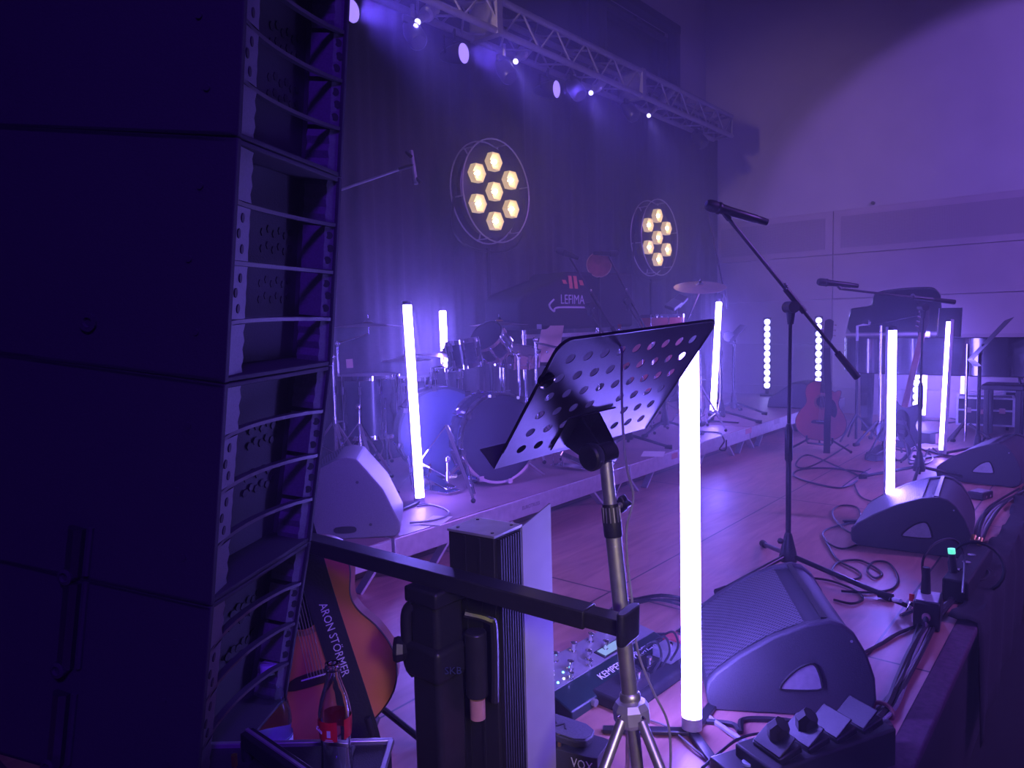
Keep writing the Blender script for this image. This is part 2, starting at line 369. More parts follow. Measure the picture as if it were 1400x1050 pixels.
par(480, 15, 'round lit truss lamp beside the top of the tall speaker column')
par(633, 73, 'round lit truss lamp above the first warm bulb cluster')
par(760, 122, 'narrow oval lit truss lamp between the two slim spotlights')
def spot_(px, py, qx, qy, label):
    p = ony(px, py, 3.58); q = ony(qx, qy, 3.66)
    t = thing('slim_spotlight', label, 'spotlight', p, 'slim spotlights on the truss')
    u = (q - p).normalized()
    T = zframe(p, u); L = (q - p).length
    MB(T).lathe([(.022, 0), (.03, L * .5), (.05, L * .55), (.05, L), (.03, L + .01), (.001, L + .01)], 14, cap=False).build('tube', ALU, t)
    MB(T).lathe([(.001, -.004), (.02, -.003), (.02, .003)], 14).build('lens', LENS2, t)
    MB().cyl(q, (q.x, q.y, TZ0), .012, n=8).build('clamp', BLKM, t)
spot_(571, 30, 592, 12, 'small lit spotlight nearest the top of the tall speaker column')
spot_(705, 84, 720, 66, 'small lit spotlight between the round lamps')
spot_(808, 127, 822, 112, 'small lit spotlight just past the narrow oval lamp')
spot_(887, 158, 917, 124, 'long bright spotlight tilted towards the truss end')
# dark moving heads between the lamps
for px, py, lb in ((565, 45, 'dark lamp body hanging behind the first slim spotlight'), (690, 95, 'dark lamp body hanging beside the round lit lamp'), (785, 88, 'dark lamp body hanging above the narrow oval lamp'), (860, 125, 'dark lamp body hanging before the long spotlight'), (955, 165, 'dark batten lamp under the truss end')):
    p = ony(px, py, 3.62); p.z = min(p.z, 3.12)
    t = thing('lamp_housing', lb, 'stage lamp', p, 'unlit lamps on the truss')
    T = zframe(p, V((.2, .6, .7)))
    MB(T).lathe([(.05, -.12), (.065, -.1), (.065, .02), (.045, .09)], 16).build('body', BLKM, t)
    MB().box((p.x, p.y, p.z + .07), (.17, .03, .05)).build('yoke', BLKM, t, bevel=.008)
    MB().cyl(p + V((0, 0, .05)), (p.x, p.y, TZ0 + .01), .014, n=8).build('clamp', ALUD, t)
# ---------------------------------------------------------------- round warm lamps with seven hexagonal bulbs
def blinder(px, py, label):
    c = ony(px, py, 3.7); t = thing('blinder_lamp', label, 'stage lamp', (c.x, c.y, PZ), 'round seven-bulb lamps in front of the curtain')
    T = frame(c, (1, 0, 0), (0, 0, 1))      # local z points to -y... towards the audience
    MB(T).lathe([(.001, -.07), (.34, -.07), (.345, -.03), (.34, -.028), (.001, -.028)], 40).build('back_plate', BLKM, t)
    for z, r in ((.03, .385), (-.09, .385)):
        MB(T).tube([V((math.cos(a) * r, math.sin(a) * r, z)) for a in [2 * PI * i / 48 for i in range(48)]], .006, 6, True).build('rim', STL, t)
    m = MB(T)
    for i in range(6): a = PI * i / 3 + .2; m.cyl((math.cos(a) * .385, math.sin(a) * .385, -.09), (math.cos(a) * .385, math.sin(a) * .385, .03), .005, n=6); m.cyl((math.cos(a) * .3, math.sin(a) * .3, -.06), (math.cos(a) * .385, math.sin(a) * .385, -.06), .006, n=6)
    m.build('spacer', STL, t)
    for i in range(7):
        x, y = (0, 0) if i == 6 else (math.cos(PI / 2 + PI * i / 3) * .222, math.sin(PI / 2 + PI * i / 3) * .222)
        k = MB(T @ MX.Translation((x, y, 0)))
        k.lathe([(.02, -.026), (.03, -.02), (.07, .025), (.076, .025), (.076, -.026)], 6, cap=False)
        rf = k.build('reflector', REFL, t, sm=False)
        MB(T @ MX.Translation((x, y, 0))).lathe([(.009, -.02), (.013, -.005), (.019, .006), (.014, .02), (.002, .024)], 12).build('bulb', BULB, rf)
    MB().tube([c + V((-.4, .03, 0)), c + V((-.4, .06, -.3)), c + V((-.2, .08, -.43)), c + V((.2, .08, -.43)), c + V((.4, .06, -.3)), c + V((.4, .03, 0))], .01, 6, smooth=4).build('yoke', BLKM, t)
    MB().cyl((c.x, c.y + .08, PZ + .02), (c.x, c.y + .08, c.z - .42), .017, n=10).build('pole', BLKM, t)
    for a in (.4, 2.5, 4.6): MB().cyl((c.x, c.y + .08, PZ + .3), (c.x + .25 * math.cos(a), c.y + .05 + .12 * math.sin(a), PZ + .012), .01, n=8).build('leg', BLKM, t)
blinder(676, 262, 'round lamp of seven warm hexagonal bulbs above the drums, the larger of the pair')
blinder(899, 325, 'round lamp of seven warm hexagonal bulbs behind the microphones, the smaller of the pair')
# ---------------------------------------------------------------- glowing tubes
def led_tube(base, top, label, housing=None, legs=(.6, 2.7, 4.8), foot=.0, r=.0255, mat=None):
    base, top = V(base), V(top); t = thing('light_tube', label, 'light tube', (base.x, base.y, base.z), 'glowing white light tubes')
    u = (top - base).normalized(); b0 = base + u * foot
    if housing is not None:
        h = V(housing); h = (h - u * h.dot(u)).normalized()
        T = zframe(b0, u, h); L = (top - b0).length; m = MB(T); n = 14
        pr = [(math.cos(a) * r, math.sin(a) * r) for a in [PI * .36 + PI * 1.28 * i / n for i in range(n + 1)]]
        m.prism(pr, .03, L - .02); m.build('diffuser', mat or TUB, t)
        pr = [(math.cos(a) * r * 1.04 + .002, math.sin(a) * r * 1.04) for a in [-PI * .36 + PI * .72 * i / 8 for i in range(9)]]
        MB(T).prism(pr, .0, L).build('housing', ALUD, t)
        MB(T).lathe([(r * 1.02, L - .02), (r * 1.02, L), (r * .6, L + .004)], 16).build('end_cap', BLK, t)
    else:
        L = (top - b0).length; T = zframe(b0, u)
        MB(T).lathe([(r, .03), (r, L - .006), (r * .8, L)], 16).build('diffuser', mat or TUB, t)
    MB(T).lathe([(r * 1.03, .0), (r * 1.03, .032)], 16).build('end_cap', ALUD, t)
    MB().cyl(base + V((0, 0, .012)), b0 + u * .01, .014, n=10).build('spigot', BLKM, t)
    for a in legs: MB().bar(base + V((0, 0, .012)), base + V((.24 * math.cos(a), .24 * math.sin(a), .008)), .028, .012).build('leg', BLKM, t, bevel=.003)
    return t
cen = onz(946, 1006)
tc_ = led_tube(cen, dep(942, 472, 2.02), 'nearest and widest glowing tube, standing in front of the perforated music stand', foot=.02, legs=(2.15, 4.0, .1), r=.0265, mat=TUBN)
bl = onz(574, 688, PZ)
led_tube(bl, dep(555.5, 412, 3.77), 'tall glowing tube on the riser in front of the floor tom', housing=(-.55, 1, 0), legs=(.9, 3.4))
p = dep(611, 545, 5.3); led_tube((p.x, p.y, PZ), dep(605, 425, 5.3), 'glowing tube rising behind the rack toms', foot=.45)
p = onz(974, 577, PZ); led_tube(p, dep(983, 413, 6.55), 'glowing tube on the riser behind the top corner of the music stand', foot=.07)
p = onz(1216, 712); p = V((4.30, .94, 0)); led_tube(p, EYE + ray(1219, 447) * 3.97, 'glowing tube rising behind the second wedge monitor', housing=(-.12, 1, 0), legs=(.5, 2.2, 3.6))
p = onz(1288, 624); led_tube(p, EYE + ray(1299, 437) * 5.83, 'glowing tube on the floor beside the far music stand', housing=(-.2, -1, 0), foot=.02)
p = V((8.75, 1.60, 0)); led_tube(p, EYE + ray(1268.5, 433) * 7.72, 'farthest glowing tube, partly hidden behind the glossy piano', foot=.03, mat=TUBF)
p = V((8.85, 1.25, 0)); led_tube(p, (8.84, 1.24, .66), 'short glowing strip under the piano, imitating a reflecting edge beside the flight case', foot=.03, mat=TUBS)  # its glow imitates a bright reflecting edge, not another lamp
def dot_bar(p, z0, z1, n, label):
    t = thing('dot_light_bar', label, 'light bar', p, 'upright bars of round white lights')
    u = V((EYE.x - p.x, EYE.y - p.y, 0)).normalized(); T = zframe((p.x, p.y, 0), (0, 0, 1), u)
    MB(T).box((-.03, 0, (z0 - .05 + z1 + .05) / 2), (.05, .09, z1 - z0 + .1)).build('housing', BLKM, t, bevel=.004)
    for i in range(n):
        z = z0 + (z1 - z0) * i / (n - 1)
        MB(T @ MX.Translation((0, 0, z))).ball((-.004, 0, 0), .036, 10).build('bulb', DOT, t)
    MB(T).box((-.03, 0, p.z + .012), (.2, .16, .022)).build('base_plate', BLKM, t, bevel=.004)
    MB(T).cyl((-.03, 0, p.z + .02), (-.03, 0, z0 - .04), .02, n=8).build('foot', BLKM, t)
def zat(px, py, p): return EYE.z + ray(px, py).z * ((p.x - EYE.x) / ray(px, py).x)
p = onz(1049, 541, PZ); p.x, p.y = 8.62, 3.23; dot_bar(p, zat(1051, 527, p), zat(1053, 440, p), 11, 'upright bar of round white lights at the end of the riser')
p = V((8.95, 2.74, 0)); dot_bar(p, zat(1119, 520, p), zat(1121, 438, p), 10, 'upright bar of round white lights behind the acoustic guitar neck')
p = V((8.74, 1.66, 0)); dot_bar(p, zat(1254, 571, p), zat(1257, 514, p), 7, 'upright bar of round white lights under the piano')
# ================================================================ tall column of speaker cabinets
H_ = ray(915, 440); H_.z = 0; H_.normalize(); S_ = V((-H_.y, H_.x, 0))
def onplane(px, py, o, n): r = ray(px, py); return EYE + r * ((o - EYE).dot(n) / r.dot(n))
N1 = dep(325, 187, 1.21)
near = [onplane(*p, N1, H_) for p in ((340, -150), (325, 187), (307, 525), (288, 830), (266, 1110))]
F1 = N1 + H_ * .44
far = [onplane(*p, F1, H_) for p in ((480, -20), (468, 243), (455, 500), (426, 740), (392, 957))]
def cabinet(i, label):
    a, b_, c, e = near[i], near[i + 1], far[i], far[i + 1]
    g = (a - b_).normalized() * .0012; a = a - g; b_ = b_ + g; c = c - g; e = e + g
    t = thing('line_array_speaker', label, 'speaker', b_ + S_ * .3 + H_ * .2, 'speaker cabinets in the tall column')
    up = (a - b_).normalized(); back = H_.cross(up).normalized()
    if back.dot(S_) < 0: back = -back
    hh = (a - b_).length
    def P(u, v, d):        # u across 0..1 near->far, v up 0..1, d metres behind the front
        return (b_ * (1 - u) + e * u) * (1 - v) + (a * (1 - u) + c * u) * v + back * d
    def quad(m, pts): m.add(pts, [tuple(range(len(pts)))])
    sh = MB()
    D0, D1 = .075, .62
    # side walls, top, bottom with wall thickness
    for (u0, u1, v0, v1, d0) in ((0, .03, 0, 1, 0), (.97, 1, 0, 1, 0), (0, 1, 0, .022, .004), (0, 1, .978, 1, .004), (.03, .97, .022, .978, D0 + .02)):
        sh.hexa([P(u0, v0, d0), P(u1, v0, d0), P(u1, v1, d0), P(u0, v1, d0)], [P(u0, v0, D1), P(u1, v0, D1), P(u1, v1, D1), P(u0, v1, D1)])
    sh.build('cabinet', CAB, t, bevel=.002)
    # flared cheeks on both sides of the mouth
    for u0, u1, sgn in ((.03, .22, 1), (.97, .925, -1)):
        for k in range(4):
            v0, v1 = k / 4 + .012, (k + 1) / 4 - .012
            m = MB(); n = 6; vs = []
            for j in range(n + 1):
                v = v0 + (v1 - v0) * j / n; w = .016 * (1 if k in (0, 3) else .35) * math.cos(j * PI) * .4
                vs += [P(u0, v, .008), P(u0 + (u1 - u0) * .92 + w, v, .022), P(u1 + w, v, D0 if sgn < 0 else .05)]
            m.add(vs, [f for j in range(n) for f in ((3 * j, 3 * j + 1, 3 * j + 4, 3 * j + 3), (3 * j + 1, 3 * j + 2, 3 * j + 5, 3 * j + 4))])
            ck = m.build('cheek', CABF, t)
            if k in (1, 2):
                hm = MB()
                for (q, w) in ((.55, .2), (.35, .5), (.6, .78)):
                    if k == 2: w = 1 - w
                    u = u0 + (u1 - u0) * q * .9; ctr = P(u, v0 + (v1 - v0) * w, .008 + .014 * q / .92 - .0012)
                    x = (P(u1, .5, .03) - P(u0, .5, .008)).normalized(); T = frame(ctr, x, up)
                    hm.prism([(math.cos(PI * 2 * z / 12) * .0085, math.sin(PI * 2 * z / 12) * .0085) for z in range(12)], -.001, .001, T)
                hm.build('port_hole', RUB, ck, sm=False)
    # thin fins across the mouth
    for k in range(0, 5):
        v = k / 4; th = .006 if k in (0, 4) else .0075
        vv = min(max(v, .014), .986)
        m = MB(); n = 8; pts = []
        for j in range(n + 1):
            u = .035 + .93 * j / n; d = .004 + .03 * math.sin(PI * j / n) ** .7
            pts.append(P(u, vv, d))
        vs = []
        for p in pts: vs += [p + up * th / 2, p - up * th / 2, p - up * th / 2 + back * .014, p + up * th / 2 + back * .014]
        fs = []
        for j in range(n):
            o = 4 * j
            fs += [(o + q, o + (q + 1) % 4, o + 4 + (q + 1) % 4, o + 4 + q) for q in range(4)]
        fs += [(0, 1, 2, 3), (4 * n + 3, 4 * n + 2, 4 * n + 1, 4 * n)]
        m.add(vs, fs); m.build('fin', FINM, t)
    for k in range(4):   # drivers deep in the mouth
        ctr = P(.30, k / 4 + .125, D0 + .018); T = zframe(ctr, -back)
        MB(T).lathe([(.04, .0), (.045, .004), (.036, .006), (.02, .002), (.012, .012), (.002, .016)], 18).build('driver', CABF, t)
        g = MB()
        if k in (1, 2):
            for q in range(12):
                cc = P(.6 + .055 * (q % 6), k / 4 + (.085 if q < 6 else .165) + .02 * (q % 2), D0 + .0185); T = zframe(cc, -back)
                g.prism([(math.cos(PI * 2 * z / 6) * .009, math.sin(PI * 2 * z / 6) * .009) for z in range(6)], -.001, .002, T)
            g.build('honeycomb_grille', RUB, t, sm=False)
    # bolts and rigging on the side
    sd = -H_
    def side(dback, v): return P(0, v, dback)
    for dd, v in ((.06, .2), (.065, .8), (.08, .5)):
        MB().cyl(side(dd, v), side(dd, v) + sd * .003, .006, n=10).build('screw', CAB, t)
    if i == 1:
        T = zframe(side(.275, .19), sd); MB(T).lathe([(.017, -.001), (.017, .006), (.009, .006), (.007, .001), (.001, .001)], 20).build('pivot_ring', CAB, t)
    if i == 3 or i == 2:
        vs0 = .02 if i == 2 else .12
        for v0, v1, q in ((.02, .25, .285),) if i == 2 else ((.55, .98, .29), (.05, .42, .3)):
            p, r_ = side(q, v0), side(q - .006, v1)
            m = MB(); m.tube([p + sd * .002, r_ + sd * .002], .017, 8); m.build('rigging_slot', BLK, t)
            m = MB(); m.tube([p + S_ * -.028 + sd * .003, r_ + S_ * -.028 + sd * .003], .006, 8); m.build('rigging_rail', CAB, t)
            T = zframe(p + S_ * .004, sd); MB(T).lathe([(.015, .0), (.015, .02), (.009, .022), (.007, .017), (.001, .017)], 18).build('rigging_pin', CAB, t)
    return t
cabinet(0, 'topmost cabinet of the tall dark speaker column, cut by the top of the picture')
cabinet(1, 'second cabinet from the top of the tall dark speaker column, round ring on its side')
cabinet(2, 'third cabinet from the top of the tall dark speaker column, next to the drum kit')
cabinet(3, 'lowest cabinet of the tall dark speaker column, above the water bottle')
# ================================================================ perforated music stand in front
def desk(parent, BL, BR, TR, TL, lip, mat, nx, ny, holes=True, th=.0016, lipdir=1):
    BL, BR, TR, TL = map(V, (BL, BR, TR, TL)); x = (BR - BL); y = TL - BL; w = x.length; h = y.length
    T = frame(BL, x, y); m = MB(T); r = .03
    if holes:
        mx_, my0, my1 = .028, .02, .026; cw = (w - 2 * mx_) / nx; ch = (h - my0 - my1) / ny; n = 16
        hr = cw * .245
        for i in range(nx):
            for j in range(ny):
                cx, cy = mx_ + (i + .5) * cw, my0 + (j + .5) * ch
                if holes == 1 and j == 0 and 3 <= i <= 5 or (holes == 1 and j in (1,) and i in (3, 4, 5)) or (holes == 1 and j == 2 and i == 4):
                    q = [(cx - cw / 2, cy - ch / 2), (cx + cw / 2, cy - ch / 2), (cx + cw / 2, cy + ch / 2), (cx - cw / 2, cy + ch / 2)]
                    m.add([(a, b, s) for s in (0, -th) for a, b in q], [(0, 1, 2, 3), (7, 6, 5, 4)]); continue
                vs = []
                for s in (0, -th):
                    for k in range(n):
                        a = 2 * PI * k / n; ca, sa = math.cos(a), math.sin(a); q = 1 / max(abs(ca), abs(sa))
                        vs.append((cx + ca * q * cw / 2, cy + sa * q * ch / 2, s))
                    for k in range(n):
                        a = 2 * PI * k / n; vs.append((cx + math.cos(a) * hr, cy + math.sin(a) * hr, s))
                fs = []
                for k in range(n):
                    k2 = (k + 1) % n
                    fs += [(k, k2, n + k2, n + k), (2 * n + k2, 2 * n + k, 3 * n + k, 3 * n + k2), (n + k, n + k2, 3 * n + k2, 3 * n + k)]
                m.add(vs, fs)
        x0, x1, y0, y1 = mx_, w - mx_, my0, h - my1
        rim = []
        arc = lambda cx, cy, a0: [(cx + r * math.cos(a0 + PI / 2 * k / 5), cy + r * math.sin(a0 + PI / 2 * k / 5)) for k in range(6)]
        strips = [[(0, 0), (w, 0), (x1, y0), (x0, y0)], [(w, 0)] + [(w, h - r), (x1, y1), (x1, y0)], [(x1, y1)] + arc(w - r, h - r, 0), [(x1, y1), (w - r, h), (r, h), (x0, y1)], [(x0, y1)] + arc(r, h - r, PI / 2), [(0, 0), (x0, y0), (x0, y1), (0, h - r)]]
        for q in strips:
            n = len(q); m.add([(a, b, s) for s in (0, -th) for a, b in q], [tuple(range(n)), tuple(range(2 * n - 1, n - 1, -1))])
        out = [(0, 0), (w, 0)] + arc(w - r, h - r, 0) + arc(r, h - r, PI / 2); n = len(out)
        m.add([(a, b, s) for s in (0, -th) for a, b in out], [(i, (i + 1) % n, n + (i + 1) % n, n + i) for i in range(n)])
    else:
        m.prism([(0, 0), (w, 0), (w, h), (0, h)], -th, 0)
    d_ = m.build('desk', mat, parent)
    rl = MB(T)
    if holes == 1:
        e = [(-.0005, .05), (-.0005, h - r)] + [(r + (r + .0005) * math.cos(PI - PI / 2 * k / 5), h - r + (r + .0005) * math.sin(PI - PI / 2 * k / 5)) for k in range(6)] + [(w - r, h + .0005)] + [(w - r + (r + .0005) * math.cos(PI / 2 - PI / 2 * k / 5), h - r + (r + .0005) * math.sin(PI / 2 - PI / 2 * k / 5)) for k in range(6)] + [(w + .0005, .0)]
        rl.tube([(a, b, -th / 2) for a, b in e], .0035, 6); rl.build('edge_bead', BLK, d_)
    lp = MB(T); s = lipdir
    lp.add([(0, 0, 0), (w, 0, 0), (w - .004, -.004, s * lip), (.004, -.004, s * lip), (0, -th, 0), (w, -th, 0), (w - .004, -.004 - th, s * lip), (.004, -.004 - th, s * lip)],
           [(0, 1, 2, 3), (7, 6, 5, 4), (0, 3, 7, 4), (1, 2, 6, 5), (2, 3, 7, 6), (0, 1, 5, 4)])
    lp.build('ledge', mat, parent)
    return T, w, h
DESKM = pm('music_desk_paint', (.045, .045, .05), .42, scale=120, bump=.1)
sb = V((1.225, .675, 0)); 
def front_music_stand():
    hub = dep(863, 968, 1.45); top = dep(829, 640, 1.45)
    t = thing('music_stand', 'large black perforated music stand on a steel tripod, pale wire hanging from its desk', 'music stand', (hub.x, hub.y, 0))
    BL, BR, TR = V((1.105, .972, .832)), V((1.593, .905, .860)), V((1.535, .700, 1.1215))
    BL, BR, TR = dep(676, 641, 1.505), dep(883, 585, 1.825), dep(974.5, 438.5, 1.615)
    TL = BL + TR - BR
    T, w, h = desk(t, BL, BR, TR, TL, .06, DESKM, 9, 6, 1, lipdir=-1)
    n = T.col[2].to_3d()
    back = n if n.dot(EYE - BL) > 0 else -n
    # clamp bracket from the desk back to the pole
    ctr = (T @ V((w * .44, h * .17, 0)))
    u = (top - hub).normalized(); piv = top + u * .03
    xd = T.col[0].to_3d()
    MB(frame(T @ V((w * .45, h * .2, 0)) + back * .004, xd, T.col[1].to_3d())).box((0, 0, 0), (.15, .1, .004)).build('mounting_plate', BLKM, t, bevel=.0015)
    for s in (-1, 1):
        m = MB(); a = ctr + xd * (.028 * s) + back * .003
        yd = T.col[1].to_3d()
        q = [a + yd * .055, a - yd * .035, piv + xd * (.021 * s) - u * .028, piv + xd * (.021 * s) + u * .022 + back * .022]
        m.hexa([p + xd * .002 for p in q], [p - xd * .002 for p in q]); m.build('bracket_cheek', BLKM, t, bevel=.001)
    m = MB(); m.cyl(piv - xd * .019, piv + xd * .019, .021, n=18); m.build('tilt_joint', BLK, t)
    T2 = zframe(piv - xd * .024, -xd); MB(T2).lathe([(.014, 0), (.025, .004), (.0275, .012), (.0275, .022), (.024, .026), (.018, .0265), (.001, .0265)], 26).build('tilt_knob', BLK, t)
    MB().cyl(piv + xd * .022, piv + xd * .03, .009, n=10).build('joint_bolt', BLKM, t)
    mid = top - u * .075
    MB().cyl(mid, top + u * .012, .0135, n=18).build('upper_tube', STL, t)
    T3 = zframe(mid - u * .062, u); MB(T3).lathe([(.0175, 0), (.0185, .004), (.0185, .03), (.0165, .055), (.0158, .066)], 20).build('collar', BLK, t)
    m = MB(T3)
    for k in range(14): a = 2 * PI * k / 14; m.box((0, 0, 0), (.003, .0022, .03), MX.Rotation(a, 4, 'Z') @ MX.Translation((.0172, 0, .045)))
    m.build('collar_rib', STL, t)
    kn = mid - u * .01; kd = (xd * .8 - back * .1).normalized()
    MB().cyl(kn + kd * .012, kn + kd * .034, .006, n=10).build('clamp_screw', STL, t)
    T4 = zframe(kn + kd * .034, kd); out = []
    for k in range(16): a = 2 * PI * k / 16; out.append((math.cos(a) * (.015 + .004 * math.cos(4 * a)), math.sin(a) * (.015 + .004 * math.cos(4 * a))))
    MB(T4).prism(out, 0, .016).build('clamp_knob', BLK, t, bevel=.002)
    MB().cyl(hub + u * .015, mid - u * .05, .0162, n=22).build('lower_tube', STL, t)
    T5 = zframe(hub, u); MB(T5).lathe([(.019, .012), (.021, .02), (.021, .028), (.018, .032)], 20).build('hub_ring', STL, t)
    MB(T5).lathe([(.033, -.03), (.037, -.022), (.037, .002), (.03, .014), (.018, .018)], 9).build('hub', ALUD, t, ang=20)
    down = V((hub.x, hub.y, .12)); MB().cyl(hub - u * .02, hub - u * .17, .0125, n=14).build('centre_tube', STL, t)
    for k, a in enumerate((R_(177), R_(247), R_(32))):
        dd = V((math.cos(a), math.sin(a), 0)); p = hub + dd * .034 - V((0, 0, .012)); e = V((hub.x, hub.y, .012)) + dd * .32
        MB().tube([p, p + (e - p) * .5, e], .0105, 10).build('leg', STL, t)
        MB().ball(e, .015, 10).build('rubber_foot', RUB, t)
        MB().bar(hub - u * .165, p + (e - p) * .55, .014, .005).build('strut', STL, t)
        q = hub + dd * .04 - V((0, 0, .008)); T6 = zframe(q, (dd.y, -dd.x, 0))
        MB().cyl(hub + dd * .036 + V((0, 0, -.002)), hub + dd * .0425 + V((0, 0, -.004)), .004, n=10).build('rivet', CHR, t)
    MB(zframe(T @ V((.012, h * .72, 0)) + back * .003, back)).lathe([(.016, -.008), (.018, -.004), (.018, .004), (.013, .0055), (.001, .0055)], 20).build('page_magnet', BLKG, t)
    # white wire
    a = T @ V((w * .385, h * .87, 0)); pts = [a - back * .01, a + back * .006, dep(850, 530, 1.5), dep(852, 590, 1.47), dep(857, 640, 1.44), dep(866, 680, 1.43), dep(857, 720, 1.43), dep(858, 770, 1.43), dep(864, 820, 1.42), dep(872, 890, 1.42), dep(893, 945, 1.42), dep(912, 985, 1.43), dep(917, 1030, 1.45), dep(915, 1110, 1.47)]
    pts.append(V((pts[-1].x + .05, pts[-1].y, .006)))
    tag(MB().tube(pts, .0026, 6, smooth=6).build('wire', CBLG, origin=(hub.x, hub.y, 0)), 'thin pale wire hanging down from a hole in the large perforated music stand', 'cable')
front_music_stand()
# ================================================================ black crossbar stand in front
def crossbar_stand():
    A, B = dep(418, 744, 1.78), dep(812, 851, 1.36); A.z = B.z = (A.z + B.z) / 2
    A, B = onz(405, 737, .595), onz(806, 843, .572)
    u = (B - A).normalized()
    base = A + (B - A) * .55; base.z = 0
    t = thing('crossbar_stand', 'black stand with a long square crossbar crossing in front of the steel tripod music stand', 'stand', (base.x, base.y, 0))
    MB().bar(A, B, .05, .036).build('crossbar', BLKM, t, bevel=.003)
    MB().bar(B - u * .02, B + u * .07, .042, .03).build('extension', BLKM, t, bevel=.003)
    E = B + u * .075; sdir = u.cross(V((0, 0, 1))).normalized()
    MB(frame(E, u, sdir)).prism(sp2([(-.004, -.03), (.012, -.034), (.014, .0), (.012, .034), (-.004, .03)], 3), -.034, .026).build('end_cap', BLK, t, bevel=.004)
    MB().box((base.x, base.y, .29), (.085, .085, .54), ).build('column', BLKM, t, bevel=.012, seg=3)
    MB().box((base.x, base.y, .548), (.1, .1, .036)).build('top_bracket', BLKM, t, bevel=.006)
    c = dep(590, 925, 1.5); c.x, c.y = base.x, base.y
    MB().box((c.x, c.y, c.z), (.11, .11, .075)).build('clamp_collar', BLK, t, bevel=.012, seg=3)
    toward = V((EYE.x - base.x, EYE.y - base.y, 0)).normalized(); rt = V((toward.y * -1, toward.x, 0)).normalized()
    L = V((-toward.y, toward.x, 0)); rt = RC.col[0].copy(); rt.z = 0; rt.normalize()
    m = MB(zframe(c - rt * .062 + V((0, 0, .015)), -rt)); m.lathe([(.012, -.02), (.014, 0), (.026, .012), (.03, .025), (.026, .034), (.001, .036)], 8); m.build('clamp_knob', BLK, t, ang=20)
    MB().tube([c - rt * .05 + V((0, 0, -.04)), c - rt * .064 + V((0, 0, -.01)), c - rt * .066 + V((0, 0, .09)), c - rt * .05 + V((0, 0, .115))], .014, 10, smooth=5).build('lever', BLK, t)
    k = c + rt * .06 + toward * .02
    MB().tube([k + V((0, 0, .1)), k + rt * .05 + V((0, 0, .085)), k + rt * .062 + V((0, 0, .06)), k + rt * .06 + V((0, 0, -.1))], .009, 8, smooth=6).build('crank', BLK, t)
    MB().cyl(k + rt * .022 + V((0, 0, .06)), k + rt * .022 + V((0, 0, -.085)), .024, n=18).build('crank_housing', BLKM, t, bevel=.004)
    MB().cyl(k + rt * .022 + V((0, 0, -.09)), k + rt * .022 + V((0, 0, -.135)), .017, n=18).build('spindle_cover', PINK, t)
    text('SKB', .022, frame(c + toward * .078 + rt * .03, rt, (0, 0, 1)), 'lettering', pm('dim_blue_print', (.03, .04, .1), .5), t)
    for a in (.3, 2.2, 3.9, 5.4):
        MB().bar((base.x, base.y, .03), (base.x + .3 * math.cos(a), base.y + .3 * math.sin(a), .018), .05, .03).build('leg', BLKM, t, bevel=.006)
    return t
crossbar_stand()
# ================================================================ upright lamp batten seen from behind
def batten():
    z = .667; P3 = [onz(613, 722, z), onz(675, 733, z), onz(712, 717, z)]; P3.append(P3[0] + P3[2] - P3[1])
    c = (P3[0] + P3[2]) / 2
    t = thing('light_batten', 'upright black light batten seen from its fluted back, pale barndoor along one edge', 'stage lamp', (c.x, c.y, 0))
    a = (P3[0] - P3[1]); b_ = (P3[2] - P3[1]); ah, bh = a.normalized(), b_.normalized(); a0 = V((P3[1].x, P3[1].y, 0))
    def Q(i, j, z): return a0 + a * i + b_ * j + V((0, 0, z))
    m = MB(); m.hexa([Q(0, 0, .01), Q(1, 0, .01), Q(1, 1, .01), Q(0, 1, .01)], [Q(0, 0, z - .006), Q(1, 0, z - .006), Q(1, 1, z - .006), Q(0, 1, z - .006)]); m.build('housing', RUB, t, bevel=.002)
    m = MB()
    for k in range(9):
        j = .12 + .09 * k; p, q = Q(-.035, j, .02), Q(-.035, j, z - .01); m.bar(p, q, .012, .004, bh)
    for i in (.3, .62): m.bar(Q(i, -.03, .02), Q(i, -.03, z - .01), .003, .006, ah)
    m.build('cooling_rib', RUB, t)
    m = MB(); m.hexa([Q(-.02, -.02, z - .006), Q(1.02, -.02, z - .006), Q(1.02, 1.02, z - .006), Q(-.02, 1.02, z - .006)], [Q(-.02, -.02, z), Q(1.02, -.02, z), Q(1.02, 1.02, z), Q(-.02, 1.02, z)]); pl = m.build('end_plate', ALUD, t, bevel=.001)
    m = MB()
    for i, j in ((.12, .15), (.88, .15), (.12, .85), (.88, .85)): m.cyl(Q(i, j, z), Q(i, j, z + .0015), .004, n=10)
    m.build('screw', BLKM, pl)
    m = MB(); m.hexa([Q(.06, 1.0, .03), Q(.94, 1.0, .03), Q(.94, 1.0, z - .002), Q(.06, 1.0, z - .002)], [Q(.06, 1.07, .03), Q(.94, 1.07, .03), Q(.94, 1.07, z - .002), Q(.06, 1.07, z - .002)]); m.build('lit_face', BATF, t)
    tip = Q(0, 1.0, 0) + bh * .1 - ah * .02
    m = MB(); p0, p1 = Q(-.03, 1.0, 0), tip
    pts = [p0 + V((0, 0, .02)), p1 + V((0, 0, .0)), p1 + V((0, 0, z + .03)), p0 + V((0, 0, z - .005))]
    m.hexa(pts, [p + ah * .004 for p in pts]); m.build('barndoor', DIFF, t)
    MB().box((c.x, c.y, .006), (.2, .2, .012)).build('base_plate', BLKM, t, bevel=.003)
batten()
